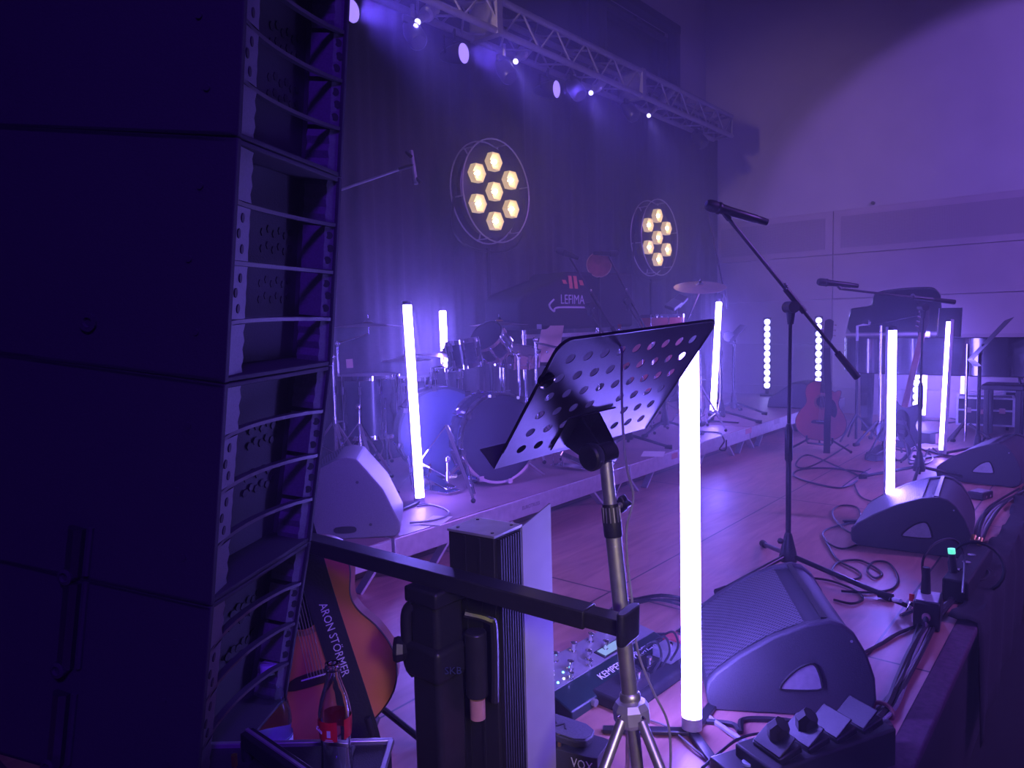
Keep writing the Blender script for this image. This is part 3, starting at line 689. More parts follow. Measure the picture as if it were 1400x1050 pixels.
# ================================================================ bottles on a black case
tb = onz(455, 1000, .26)
def case_under():
    x = RC.col[0].copy(); x.z = 0; x.normalize(); y = V((-x.y, x.x, 0))
    p = onz(548, 1012, .26); T = frame((p.x, p.y, 0), x, y)
    t = thing('flight_case', 'low black textured case with aluminium edging under the glass cola bottle', 'case', p - V((0, 0, .26)))
    MB(T).box((-.30, -.17, .13), (.56, .34, .25)).build('body', BLKT, t, bevel=.004)
    m = MB(T)
    m.box((-.30, .0, .258), (.565, .012, .012)); m.box((-.30, -.34, .258), (.565, .012, .012)); m.box((-.02, -.17, .258), (.012, .34, .012)); m.box((-.58, -.17, .258), (.012, .34, .012))
    m.build('edge_profile', ALU, t, bevel=.002)
    MB(T).box((-.19, -.12, .2605), (.2, .2, .008)).build('lid_pad', BLK, t, bevel=.004)
    return T
CT = case_under()
def bottle_cola():
    p = onz(462, 1072, .262); t = thing('glass_bottle', 'contoured clear glass cola bottle with red label standing on the black case', 'bottle', (p.x, p.y, .262))
    d = (p - EYE).length; k = 1.0
    top = EYE.z + ray(459, 903).z * (dep_of(p)); hgt = max(.19, min(.26, top - .262)); k = hgt / .24
    T = MX.Translation((p.x, p.y, .266))
    pr = [(.001, .004), (.026, .0), (.029, .004), (.0295, .03), (.027, .075), (.0285, .1), (.031, .125), (.0305, .145), (.026, .17), (.018, .195), (.0135, .212), (.0125, .226), (.0148, .228), (.0148, .233), (.0135, .236), (.0142, .24), (.011, .24)]
    inn = [(r - .0035, z) for r, z in pr[:1:-1] if r > .01]
    prof = [(r, z * k) for r, z in pr] + [(r, max(z * k, .008)) for r, z in inn] + [(.001, .008)]
    g = MB(T).lathe([(r, z) for r, z in prof], 28, cap=False).build('glass', GLS, t)
    lo, hi = .098 * k, .138 * k
    x = RC.col[0].copy(); x.z = 0; x.normalize(); y = V((-x.y, x.x, 0)); TT = frame((p.x, p.y, .266), x, y)
    for a0, a1 in ((-175, -70), (-45, 25), (60, 150)):
        m = MB(TT); n = 14; vs = []
        for i in range(n + 1):
            a = R_(a0 + (a1 - a0) * i / n)
            for z, r in ((lo, .0296), ((lo + hi) / 2, .0316), (hi, .0318)): vs.append((math.cos(a) * r, math.sin(a) * r, z))
        m.add(vs, [(3 * i + j, 3 * i + 3 + j, 3 * i + 4 + j, 3 * i + 1 + j) for i in range(n) for j in range(2)])
        m.build('red_label', REDL, t)
    mm = MB(TT)
    for a, z, w, h in ((-98, lo + .017, .007, .013), (-98, lo + .006, .014, .0012), (-98, lo + .003, .018, .0012)):
        T3 = TT @ MX.Rotation(R_(a), 4, 'Z') @ MX.Translation((.0322, 0, z)); 
        MBx = mm; mm.box((0, 0, 0), (.0004, w, h), TT.inverted() @ T3)
    mm.build('print', WHT, t)
    T4 = TT @ MX.Rotation(R_(-142), 4, 'Z') @ MX.Translation((.0322, 0, lo + .02)); text('Coca', .012, frame(T4.translation, T4.col[1].to_3d(), (0, 0, 1)), 'lettering', WHT, t, shear=.3)
def dep_of(p):
    q = p - EYE; return -(RC.col[2].dot(q))
bottle_cola()
def bottle_water():
    p = dep(376, 1060, 1.78); t = thing('plastic_bottle', 'frosty plastic water bottle with a pale blue label, under the speaker column', 'bottle', (p.x, p.y, 0)); T = MX.Translation((p.x, p.y, 0)) @ MX.Scale(1.3, 4)
    MB(T).lathe([(.001, .0), (.03, .0), (.035, .008), (.035, .1), (.033, .12), (.036, .135), (.034, .155), (.026, .19), (.014, .222), (.013, .235)], 26).build('body', PET, t)
    MB(T).lathe([(.0362, .035), (.0362, .112)], 26, cap=False).build('label_band', WLBL, t)
    MB(T).lathe([(.0365, .108), (.0365, .1115)], 26, cap=False).build('label_stripe', pm('dark_blue_ink', (.02, .05, .12), .5), t)
    MB(T).lathe([(.0165, .232), (.0165, .248), (.015, .25)], 20).build('cap', WLBL, t)
bottle_water()
def low_bar():
    a, c = onz(338, 1008, .3), onz(440, 1080, .3); t = thing('flat_bar', 'dark flat bar with a pale strip for its lit edge below the lowest speaker cabinet', 'bar', ((a + c) / 2).xy.to_3d())
    MB().bar(a, c, .03, .03).build('bar', BLKM, t, bevel=.002); m = MB(); m.bar(a + V((0, 0, .017)), c + V((0, 0, .017)), .006, .004); m.build('edge', ALUD, t)  # pale strip puts the light along the bar's edge into the shape
    for q in (a, c): MB().cyl((q.x, q.y, 0), (q.x, q.y, .29), .014, n=10).build('leg', BLKM, t)
    q = onz(321, 1046, .33); g = thing('gold_connector', 'small gold hexagonal connector glinting below the speaker column', 'connector', q)
    MB().cyl(q, q + V((0, 0, .02)), .006, n=6).build('nut', BRASS, g); MB().cyl((q.x, q.y, 0), q, .003, n=6).build('rod', BRASS, g)
low_bar()
# ================================================================ guitars
def guitar(loc, facing, tilt, label, top_m, cut=False, strap='front', sc=1., lean=0., printed=None, gs=1):
    "body bottom rests near loc (z>0); facing: horizontal direction the top looks to; y local = up the neck"
    t = thing('acoustic_guitar', label, 'guitar', loc)
    f = V((facing[0], facing[1], 0)).normalized(); xr = V((-f.y, f.x, 0))      # x to the viewer's right when f points at the viewer
    y = (V((0, 0, 1)) * math.cos(tilt) - f * math.sin(tilt)).normalized(); x = (xr * math.cos(lean) + y * math.sin(lean)).normalized(); y = (y - x * y.dot(x)).normalized(); z = x.cross(y)
    T = frame(loc, x, y) @ MX.Scale(sc, 4)
    left = [(0, 0), (-.1, .012), (-.175, .07), (-.198, .15), (-.175, .225), (-.135, .285), (-.125, .33), (-.14, .395), (-.13, .455), (-.085, .49), (-.03, .497)]
    right = [(-p[0], p[1]) for p in left[:0:-1]]
    if cut: right = [(.03, .49), (.05, .44), (.085, .415), (.115, .43), (.137, .42), (.128, .36), (.122, .33)] + [(-p[0], p[1]) for p in left[5:0:-1]]
    o = sp2(left + right, 5)
    MB(T).prism(o, -.095, -.004).build('body', PEARL if not cut else DKW, t, bevel=.003, ang=30)
    tp = MB(T).prism([(a * .992, .001 + b * .995) for a, b in o], -.004, .0015).build('soundboard', top_m, t, bevel=.001, ang=30)
    m = MB(T); n = len(o)
    m.tube([(a, b, -.001) for a, b in o], .0028, 5, True); m.build('binding', DKW, t)
    MB(T @ MX.Translation((0, .325, .0018))).lathe([(.001, 0), (.05, 0), (.05, .0006), (.001, .0006)], 28).build('sound_hole', BLKG, tp)
    MB(T @ MX.Translation((0, .325, .0015))).lathe([(.052, 0), (.052, .0012), (.066, .0012), (.066, 0)], 32, cap=False).build('rosette', ROS, tp)
    MB(T).prism(sp2([(-.075, .15), (-.05, .168), (.05, .168), (.075, .15), (.06, .138), (-.06, .138)], 3), .0015, .010).build('bridge', DKW, t, bevel=.002)
    MB(T).box((0, .158, .0115), (.075, .003, .004)).build('saddle', WHT, t)
    MB(T).prism(sp2([(.048, .36), (.062, .3), (.04, .262), (.1, .2), (.118, .255), (.095, .33)], 4) if gs > 0 else sp2([(-.048, .36), (-.062, .3), (-.04, .262), (-.1, .2), (-.118, .255), (-.095, .33)], 4), .0016, .003).build('pickguard', BLKG, t)
    MB(T).box((0, .66, -.006), (.048, .36, .02)).build('neck', DKW, t, bevel=.006)
    MB(T).box((0, .63, .006), (.05, .46, .006)).build('fingerboard', BLKF, t)
    m = MB(T)
    for k in range(14): m.box((0, .845 - .385 * (1 - 2 ** (-(k + 1) / 12)) * 1.7, .0095), (.049, .0016, .0016))
    m.build('fret', STL, t)
    MB(T).prism([(-.026, .85), (-.036, .88), (-.034, 1.015), (-.012, 1.03), (.012, 1.03), (.034, 1.015), (.036, .88), (.026, .85)], -.014, .002).build('headstock', DKW, t, bevel=.002)
    for sgn in (-1, 1):
        for yy in (.895, .94, .985):
            MB(T).cyl((sgn * .034, yy, -.006), (sgn * .05, yy, -.006), .004, n=8).cyl((sgn * .05, yy, -.006), (sgn * .058, yy, -.006), .009, n=8).build('tuning_peg', CHR, t)
    m = MB(T)
    for k in range(6): xx = -.019 + .0076 * k; m.cyl((xx, .155, .013), (xx * .85, .85, .010), .0006, n=4)
    m.build('strings', STL, t)
    if strap:
        pts = strap; m = MB(T); w = .035 if printed else .026; P_ = spline([V(p) for p in pts], 6); vs = []
        for j, p in enumerate(P_):
            a = P_[max(0, j - 1)]; c = P_[min(len(P_) - 1, j + 1)]; tg = (c - a).normalized(); sd = tg.cross(V((0, 0, 1))).normalized()
            vs += [p + sd * w, p - sd * w, p - sd * w + V((0, 0, .003)), p + sd * w + V((0, 0, .003))]
        fs = []
        for j in range(len(P_) - 1):
            q = 4 * j; fs += [(q + k, q + (k + 1) % 4, q + 4 + (k + 1) % 4, q + 4 + k) for k in range(4)]
        fs += [(0, 1, 2, 3), tuple(4 * (len(P_) - 1) + k for k in (3, 2, 1, 0))]
        m.add(vs, fs); st = m.build('strap', VIN, t)
        if printed:
            a, c = P_[int(len(P_) * .40)], P_[int(len(P_) * .62)]; mid = (a + c) / 2 + V((0, 0, .0052)); tg = (c - a).normalized()
            text(printed, .029, T @ frame(mid, tg, z=(0, 0, 1)), 'lettering', WHT, st, sx=.86)
    return t, T
def guitar_stand(T, label):
    loc = T.translation; t = thing('guitar_stand', label, 'guitar stand', (loc.x, loc.y, 0))
    m = MB(T)
    for s in (-1, 1): m.tube([(0, -.03, -.13), (s * .09, -.03, -.13), (s * .1, -.012, -.1), (s * .1, -.012, .012), (s * .1, .03, .02)], .008, 8)
    m.build('cradle', BLKM, t)
    back = T @ V((0, .02, -.16)); top = T @ V((0, .52, -.16))
    MB().cyl((back.x, back.y, .1), top, .011, n=10).build('upright', BLKM, t)
    x = T.col[0].to_3d(); x.z = 0; x.normalize(); z = T.col[2].to_3d(); z.z = 0; z.normalize()
    c = V((back.x, back.y, .14))
    for d in (x * .24 + z * .16, -x * .24 + z * .16, -z * .24):
        e = V((c.x, c.y, .012)) + d; MB().cyl(c, e, .009, n=8).build('leg', BLKM, t); MB().ball(e, .0125, 8).build('rubber_foot', RUB, t)
g, GT = guitar((1.095, 1.567, .045), (-.72, -.69), R_(12), 'orange-topped acoustic guitar behind the speaker column, hand-lettered black strap across it', ORG,
    strap=[(.046, .56, .02), (.05, .46, .014), (.053, .39, .012), (.058, .31, .012), (.064, .24, .014), (.07, .17, .014), (.077, .083, .012), (.082, .0, .008), (.082, -.03, .004)], printed='ARON STÖRMER', lean=R_(13), gs=-1, sc=1.06)
guitar_stand(GT, 'guitar stand under the orange-topped acoustic guitar by the speaker column')
p = onz(1120, 618); fd = (EYE - p).xy.normalized()
g, GT2 = guitar((p.x, p.y, .1), (fd.x, fd.y), R_(10), 'reddish cutaway acoustic guitar on a stand before the riser end, strap hanging over it', REDG, cut=True,
    strap=[(.0, .78, .016), (.012, .65, .02), (.025, .52, .025), (.045, .35, .02), (.05, .15, .02), (.06, -.0, .024), (.065, -.12, .03)], lean=R_(-4))
guitar_stand(GT2, 'guitar stand under the reddish cutaway acoustic guitar')
def bass(loc, facing, label):
    t = thing('electric_guitar', label, 'guitar', loc); f = V((*facing, 0)).normalized(); xr = V((-f.y, f.x, 0)); y = (V((0, 0, 1)) + xr * .22 - f * .18).normalized()
    T = frame(loc, xr - V((0, 0, 1)) * .2, y)
    o = sp2([(0, 0), (-.12, .03), (-.16, .12), (-.12, .2), (-.11, .27), (-.15, .36), (-.13, .42), (-.06, .36), (-.03, .33), (.03, .33), (.07, .36), (.12, .37), (.12, .3), (.105, .2), (.15, .12), (.12, .03)], 4)
    MB(T).prism(o, -.04, 0).build('body', SHELL, t, bevel=.006)
    MB(T).prism(sp2([(-.02, .3), (-.08, .2), (-.1, .1), (.0, .06), (.07, .12), (.05, .25)], 4), 0, .003).build('pickguard', BLKG, t)
    for yy in (.13, .2): MB(T).box((0, yy, .006), (.08, .03, .012)).build('pickup', BLK, t, bevel=.003)
    MB(T).box((0, .07, .006), (.07, .03, .012)).build('bridge', CHR, t, bevel=.003)
    MB(T).box((0, .62, .0), (.045, .6, .02)).build('neck', pm('maple_neck', (.45, .2, .16), .4, scale=12), t, bevel=.006)
    MB(T).prism([(-.022, .92), (-.04, .95), (-.03, 1.1), (.01, 1.12), (.03, 1.0), (.022, .92)], -.012, .004).build('headstock', DKW, t, bevel=.002)
    for k in range(4): MB(T).cyl((-.036, .96 + .038 * k, 0), (-.06, .965 + .038 * k, 0), .007, n=8).build('tuning_peg', CHR, t)
    MB(T).tube([(-.14, .4, .01), (-.1, .25, .06), (0, .1, .07), (.1, .0, .05), (.05, -.1, .03), (-.05, -.06, .01)], .012, 6, smooth=5).build('strap', VIN, t)
    s = thing('guitar_stand', 'guitar stand holding the electric guitar behind the second mic stand', 'guitar stand', (loc[0], loc[1], 0)); x, z = xr, f
    c = V((loc[0], loc[1], .42)) - f * .09
    MB().cyl((c.x, c.y, .2), (c.x, c.y, .5), .01, n=8).build('upright', BLKM, s)
    for d in (x * .2 + z * .2, -x * .2 + z * .2, -z * .2 + x * .05): MB().cyl(c, V((c.x, c.y, .012)) + d, .008, n=8).build('leg', BLKM, s)
    m = MB(T); m.tube([(-.09, -.012, -.06), (-.09, -.012, .02), (-.09, .03, .03)], .008, 6); m.tube([(.09, -.012, -.06), (.09, -.012, .02), (.09, .03, .03)], .008, 6); m.tube([(-.09, -.012, -.06), (.09, -.012, -.06)], .008, 6); m.build('cradle', BLKM, s)
p = onz(1222, 628, .0); bass((6.25, 1.33, .1), ((EYE - p).x, (EYE - p).y), 'electric guitar leaning on a stand behind the glowing tube and second mic stand')
# ================================================================ wedge monitors
def wedge(nose, rear, width, label, lit=None, z0=0., k=1., handle=True):
    nose, rear = V((*nose, z0)), V((*rear, z0)); y = (rear - nose); L = y.length; y.normalize(); x = V((-y.y, y.x, 0))      # x = away from camera
    t = thing('wedge_monitor', label, 'stage monitor', nose, 'wedge monitors on the floor')
    T = MX((x, y, V((0, 0, 1)))).transposed().to_4x4(); T.translation = nose          # local x across, y from nose to rear, z up
    q = L / .52
    side = [(.03, .0), (.455, 0), (.49, .015), (.505, .06), (.50, .12), (.475, .19), (.44, .245), (.405, .272), (.37, .28), (.30, .266), (.2, .225), (.1, .165), (.03, .112), (.005, .085), (.0, .055), (.006, .02)]
    out = [(a * q, b * k) for a, b in side]
    def plate(x0, x1, m, s=1., dy=0.):
        n = len(out); vs = [V((x0, a, b)) for a, b in out] + [V((x1, a, b)) for a, b in out]
        return m.add(vs, [tuple(range(n - 1, -1, -1)), tuple(range(n, 2 * n))] + [(i, (i + 1) % n, n + (i + 1) % n, n + i) for i in range(n)])
    hw = width
    for x0, x1 in ((0, .028), (hw - .028, hw)):
        plate(x0, x1, MB(T)).build('side_cheek', CARD, t, bevel=.007, seg=3)
    # inner body, slightly smaller
    ins = [(a * q, max(.004, b * k - (.012 if b > .06 else 0))) for a, b in side]
    n = len(ins); m = MB(T); vs = [V((.026, a, b)) for a, b in ins] + [V((hw - .026, a, b)) for a, b in ins]
    m.add(vs, [(i, (i + 1) % n, n + (i + 1) % n, n + i) for i in range(n)]); m.build('body', CARD, t)
    # grille over the sloping top, woven bars
    top = [(a * q, b * k) for a, b in side[9:14]][::-1]
    g = MB(T); pts = [V((0, a, b - .004)) for a, b in top]; pts = spline(pts, 8)
    n = len(pts)
    for j, p in enumerate(pts):
        pass
    vs = []; 
    for p in pts: vs += [V((.034, p.y, p.z)), V((hw - .034, p.y, p.z))]
    g.add(vs, [(2 * j, 2 * j + 1, 2 * j + 3, 2 * j + 2) for j in range(n - 1)]); gm = g.build('grille', GRIL, t)
    r_ = MB(T); a, b = side[8]; r_.box((hw / 2, a * q - .012, b * k - .004), (hw - .06, .016, .006)); r_.build('grille_edge', BLKM, t)
    if handle:
        for xx, sg in ((0, -1), (hw, 1)):
            h = sp2([(.235, .075), (.335, .08), (.345, .1), (.33, .145), (.31, .155), (.27, .135), (.235, .1), (.225, .082)], 3)
            hq = [(a * q, b * k) for a, b in h]
            m = MB(T); n = len(hq); vs = [V((xx + sg * .0005, a, b)) for a, b in hq] + [V((xx + sg * .0025, a, b)) for a, b in hq]
            m.add(vs, [tuple(range(n)), tuple(range(2 * n - 1, n - 1, -1))] + [(i, (i + 1) % n, n + (i + 1) % n, n + i) for i in range(n)]); hp = m.build('handle', GRYP, t)
            m = MB(T); m.tube([(xx + sg * .001, a, b) for a, b in hq], .0042, 6, True); m.build('handle_rim', RUB, hp)
    m = MB(T)
    for a, b in ((.43, .225),): m.cyl((-.001, a * q, b * k), (.002, a * q, b * k), .004, n=8)
    m.build('screw', GRYP, t)
    return t
def gril_mat():
    m, n, N, L, b = nt('woven_grille')
    tc = N.new('ShaderNodeTexCoord'); mp = N.new('ShaderNodeMapping'); mp.inputs['Rotation'].default_value = (0, 0, R_(35)); mp.inputs['Scale'].default_value = (1, 1, 1); L.new(tc.outputs['Object'], mp.inputs[0])
    sp = N.new('ShaderNodeSeparateXYZ'); L.new(mp.outputs[0], sp.inputs[0]); o = []
    for k in (0, 1):
        a = N.new('ShaderNodeMath'); a.operation = 'PINGPONG'; a.inputs[1].default_value = .0055; L.new(sp.outputs[k], a.inputs[0])
        c = N.new('ShaderNodeMapRange'); c.inputs['From Max'].default_value = .0055; L.new(a.outputs[0], c.inputs['Value']); o.append(c.outputs[0])
    mu = N.new('ShaderNodeMath'); mu.operation = 'MULTIPLY'; L.new(o[0], mu.inputs[0]); L.new(o[1], mu.inputs[1])
    cr = N.new('ShaderNodeValToRGB'); cr.color_ramp.elements[0].position = .18; cr.color_ramp.elements[1].position = .4
    cr.color_ramp.elements[0].color = (.11, .11, .12, 1); cr.color_ramp.elements[1].color = (.006, .006, .008, 1); L.new(mu.outputs[0], cr.inputs[0]); L.new(cr.outputs[0], b.inputs['Base Color'])
    bp = N.new('ShaderNodeBump'); bp.inputs['Strength'].default_value = .8; bp.inputs['Distance'].default_value = .002; bp.invert = True; L.new(mu.outputs[0], bp.inputs['Height']); L.new(bp.outputs[0], b.inputs['Normal']); b.inputs['Roughness'].default_value = .45
    return m
GRIL = gril_mat()
wedge((1.895, .885), (2.135, .475), .52, 'nearest wedge monitor, woven grille facing up, beside the widest glowing tube')
wedge((3.768, .995), (3.825, .472), .56, 'wedge monitor with a glowing tube rising behind its nose, tangle of plugs beside it')
wedge((5.645, .945), (5.60, .44), .56, 'wedge monitor beside the far music stand at the edge of the picture')
def riser_wedge():
    t = thing('wedge_monitor', 'smooth grey wedge speaker on the riser corner, lit along one edge by the glowing tube', 'stage monitor', (2.0, 2.7, PZ), 'wedge monitors on the floor')
    a = onz(566, 742, PZ); a = V((2.03, 2.46, PZ)); b_ = V((2.16, 3.02, PZ))
    # side profile seen by the camera: points given along the riser edge direction
    O = a; ex = V((-.64, .62, 0)).normalized(); ey = V((.62, .64, 0)).normalized()
    T = MX((ex, ey, V((0, 0, 1)))).transposed().to_4x4(); T.translation = O
    side = [(0, .02), (.02, 0), (.52, 0), (.535, .03), (.53, .07), (.42, .215), (.33, .29), (.24, .335), (.2, .34), (.16, .33), (.06, .2), (.0, .06)]
    side = [((x - .07) * 1.08, z * 1.06) for x, z in side]
    n = len(side); m = MB(T); w = .36
    vs = [V((x, 0, z)) for x, z in side] + [V((x, w, z)) for x, z in side]
    m.add(vs, [tuple(range(n)), tuple(range(2 * n - 1, n - 1, -1))] + [(i, (i + 1) % n, n + (i + 1) % n, n + i) for i in range(n)])
    m.build('body', pm('grey_speaker_paint', (.16, .16, .165), .5, scale=250, bump=.25), t, bevel=.006)
    m = MB(T); g = [V((x, 0, z)) for x, z in side[4:8]]; vs = []
    for p in g: vs += [V((p.x + .004, .02, p.z + .004)), V((p.x + .004, w - .02, p.z + .004))]
    m.add(vs, [(2 * j, 2 * j + 1, 2 * j + 3, 2 * j + 2) for j in range(3)]); m.build('grille', GRIL, t)
    m = MB(T)
    for x, z in ((.1, .25), (.28, .2), (.36, .1), (.05, .06)): m.cyl((x, -.001, z), (x, .004, z), .007, n=10)
    m.build('bolt', BLKM, t)
    m = MB(T); m.prism(sp2([(.12, .03), (.2, .03), (.2, .055), (.12, .055)], 3), -.001, .004, MX.Rotation(PI / 2, 4, 'X')); m.build('rubber_port', RUB, t)
riser_wedge()
t = thing('wedge_monitor', 'dark wedge monitor lying at the end of the riser below the dotted light bar', 'stage monitor', (7.9, 3.0, PZ), 'wedge monitors on the floor')
def far_wedge(t):
    a = onz(1048, 557, PZ); c = onz(1112, 560, PZ); x = (c - a); x.z = 0; L = x.length; T = frame(a, x, (-x.y, x.x, 0))
    side = [(0, 0), (L, 0), (L, .2), (L * .8, .27), (L * .55, .26), (.02, .1)]; n = 6
    m = MB(T); vs = [V((p, 0, z)) for p, z in side] + [V((p, .4, z)) for p, z in side]
    m.add(vs, [tuple(range(n)), tuple(range(2 * n - 1, n - 1, -1))] + [(i, (i + 1) % n, n + (i + 1) % n, n + i) for i in range(n)]); m.build('body', CARD, t, bevel=.015)
    m = MB(T); vs = [V((.04, .03, .112)), V((.04, .37, .112)), V((L * .53, .37, .258)), V((L * .53, .03, .258))]; m.add([v + V((0, 0, .004)) for v in vs], [(0, 1, 2, 3)]); m.build('grille', GRIL, t)
far_wedge(t)
# ================================================================ microphones and stands
def mic(head, tail, label):
    head, tail = V(head), V(tail); u = (tail - head).normalized(); L = (tail - head).length
    t = thing('microphone', label, 'microphone', (head + tail) / 2); T = zframe(head, u); k = L / .26
    MB(T).lathe([(.008, .0), (.018, .004), (.0245, .016), (.026, .03), (.0255, .048), (.024, .056)], 20).build('grille', BLKT, t)
    MB(T).lathe([(.0245, .055), (.0265, .06), (.0265, .068), (.0235, .072)], 20).build('collar', BLK, t)
    MB(T).lathe([(.0225, .072), (.0195, .11), (.018, L * .82), (.016, L * .83), (.016, L * .9), (.014, L)], 20).build('body', BLK, t)
    return t
def tripod_feet(t, base, angs, r=.32, z=None, thick=.011, hubz=.11, foot=True):
    b = V(base)
    for a in angs:
        d = V((math.cos(a), math.sin(a), 0)); e = b + d * r + V((0, 0, .014))
        MB().cyl(b + d * .03 + V((0, 0, hubz)), e, thick, n=10).build('leg', BLKM, t)
        if foot: MB().cyl(e - (e - b).normalized() * .04 + V((0, 0, .006)), e + d * .012, .015, .017, n=10).build('rubber_foot', RUB, t)
def mic_stand(label, base, piv, front, back, angs, r=.33, grip=None, clip=None, hub=.13):
    base, piv, front, back = V(base), V(piv), V(front), V(back)
    t = thing('microphone_stand', label, 'microphone stand', base)
    tripod_feet(t, base, angs, r, hubz=hub * .75)
    MB(MX.Translation(base)).lathe([(.036, hub * .55), (.04, hub * .66), (.034, hub * .9), (.024, hub * 1.25), (.017, hub * 1.5), (.013, hub * 1.6)], 18).build('hub', BLKM, t)
    MB().ball(base + V((-.04, .02, hub * 1.35)), .014, 8).build('hub_knob', BLK, t)
    H = piv.z - base.z; mid = base + V((0, 0, H * .5))
    MB().cyl(base + V((0, 0, .05)), mid, .0115, n=12).build('lower_tube', BLKM, t)
    MB().cyl(mid, piv - V((0, 0, .02)), .008, n=12).build('upper_tube', BLKM, t)
    MB(MX.Translation(mid)).lathe([(.012, -.08), (.0165, -.07), (.0165, .06), (.012, .075), (.009, .085)], 16).build('height_clutch', BLK, t)
    u = (back - front).normalized(); side = u.cross(V((0, 0, 1))).normalized()
    MB().cyl(piv - V((0, 0, .075)), piv - V((0, 0, .02)), .013, .02, n=14).build('clamp_neck', BLK, t)
    MB().cyl(piv - side * .03, piv + side * .03, .026, n=18).build('swivel', BLK, t)
    c2 = front + u * ((piv - front).dot(u)); MB().cyl(c2 - u * .075, c2 + u * .06, .0135, n=12).build('boom_clamp', BLKM, t)
    MB().cyl(front, back - u * .14, .008, n=10).build('boom', BLKM, t)
    MB().cyl(back - u * .15, back, .0145, .0165, n=12).build('counter_grip', RUB, t)
    MB().ball(c2 - u * .08 + V((0, 0, .012)), .013, 8).build('lock_screw', CHR, t)
    if clip is not None:
        MB().tube([front, front + (V(clip) - front) * .6, V(clip)], .012, 8).build('microphone_clip', BLK, t)
    return t
b1 = V((3.15, 1.085, 0)); d1 = 3.2
mic_stand('nearest tall black tripod microphone stand with its long boom tilted up over the acoustic guitar', b1, dep(1081, 420, 3.19), dep(997, 300, 3.12), dep(1172, 516, 3.27), (R_(160), R_(-98), R_(35)), .42, clip=dep(990, 291, 3.11), hub=.12)
mic(dep(964, 279, 3.10), dep(1049, 304, 3.13), 'black wireless microphone on the nearest boom, above the riser end')
b2 = V((5.505, 1.021, 0))
mic_stand('black tripod microphone stand with a nearly level boom in front of the piano', b2, dep(1262, 420, 4.95), dep(1150, 395, 4.9), dep(1305, 413, 4.97), (R_(110), R_(-176), R_(-60)), .36, clip=dep(1146, 391, 4.9))
mic(dep(1117, 385, 4.9), dep(1173, 391, 4.9), 'black wireless microphone on the level boom in front of the piano')
p3 = onz(828, 640, PZ); b3 = V((4.55, 2.72, PZ)); D3 = 5.2
def dpt(p): return -(RC.col[2].dot(V(p) - EYE))
D3 = dpt(b3 + V((0, 0, .6))); 
mic_stand('riser microphone stand whose boom rises steeply towards the printed black cover', b3, dep(806, 418, D3 + .05), dep(779, 352, D3 - .05), dep(850, 470, D3 + .15), (R_(-60), R_(60), R_(170)), .3)
mic(dep(760, 341, D3 - .05), dep(791, 353, D3 - .05), 'slim microphone over the printed black cover, pointing at the drum kit')
b4 = V((5.35, 2.85, PZ)); D4 = dpt(b4 + V((0, 0, .6)))
mic_stand('riser microphone stand with a steep boom beside the round reddish drum skin', b4, dep(858, 412, D4 + .05), dep(832, 350, D4), dep(893, 470, D4 + .1), (R_(-70), R_(50), R_(175)), .3)
mic(dep(846, 347, D4), dep(811, 346, D4), 'gold-rimmed microphone pointing away from the drum kit, by the round reddish drum skin')
b5 = onz(986, 577, PZ); D5 = dpt(b5)
mic_stand('riser microphone stand with an upright boom beside the tall glowing tube', b5, dep(984, 405, D5), dep(968, 290, D5), dep(995, 421, D5), (R_(-78), R_(20), R_(175)), .34)
b6 = V((2.6, 3.85, PZ)); 
t6 = thing('overhead_microphone', 'thin overhead microphone cluster on a boom between the speaker column and larger bulb lamp', 'microphone', dep(564, 230, 4.75))
MB().cyl(dep(569, 252, 4.75), dep(562, 206, 4.75), .014, n=8).build('upright_bar', ALUD, t6)
MB().cyl(dep(545, 231, 4.75), dep(566, 226, 4.75), .014, n=8).build('capsule', BLKM, t6)
for q in ((556, 208), (570, 244)): MB().cyl(dep(*q, 4.75), dep(q[0] + 6, q[1] + 6, 4.72), .012, n=8).build('clip', BLKM, t6)
MB().cyl(dep(430, 272, 4.75), dep(548, 231, 4.75), .009, n=8).build('boom', ALUD, t6)
q = dep(430, 272, 4.75); MB().cyl((q.x, q.y, PZ), q, .012, n=8).build('pole', BLKM, t6)
for a in (.4, 2.5, 4.6): MB().cyl((q.x, q.y, PZ + .25), (q.x + .3 * math.cos(a), q.y + .05 + .1 * math.sin(a), PZ + .012), .009, n=8).build('leg', BLKM, t6)
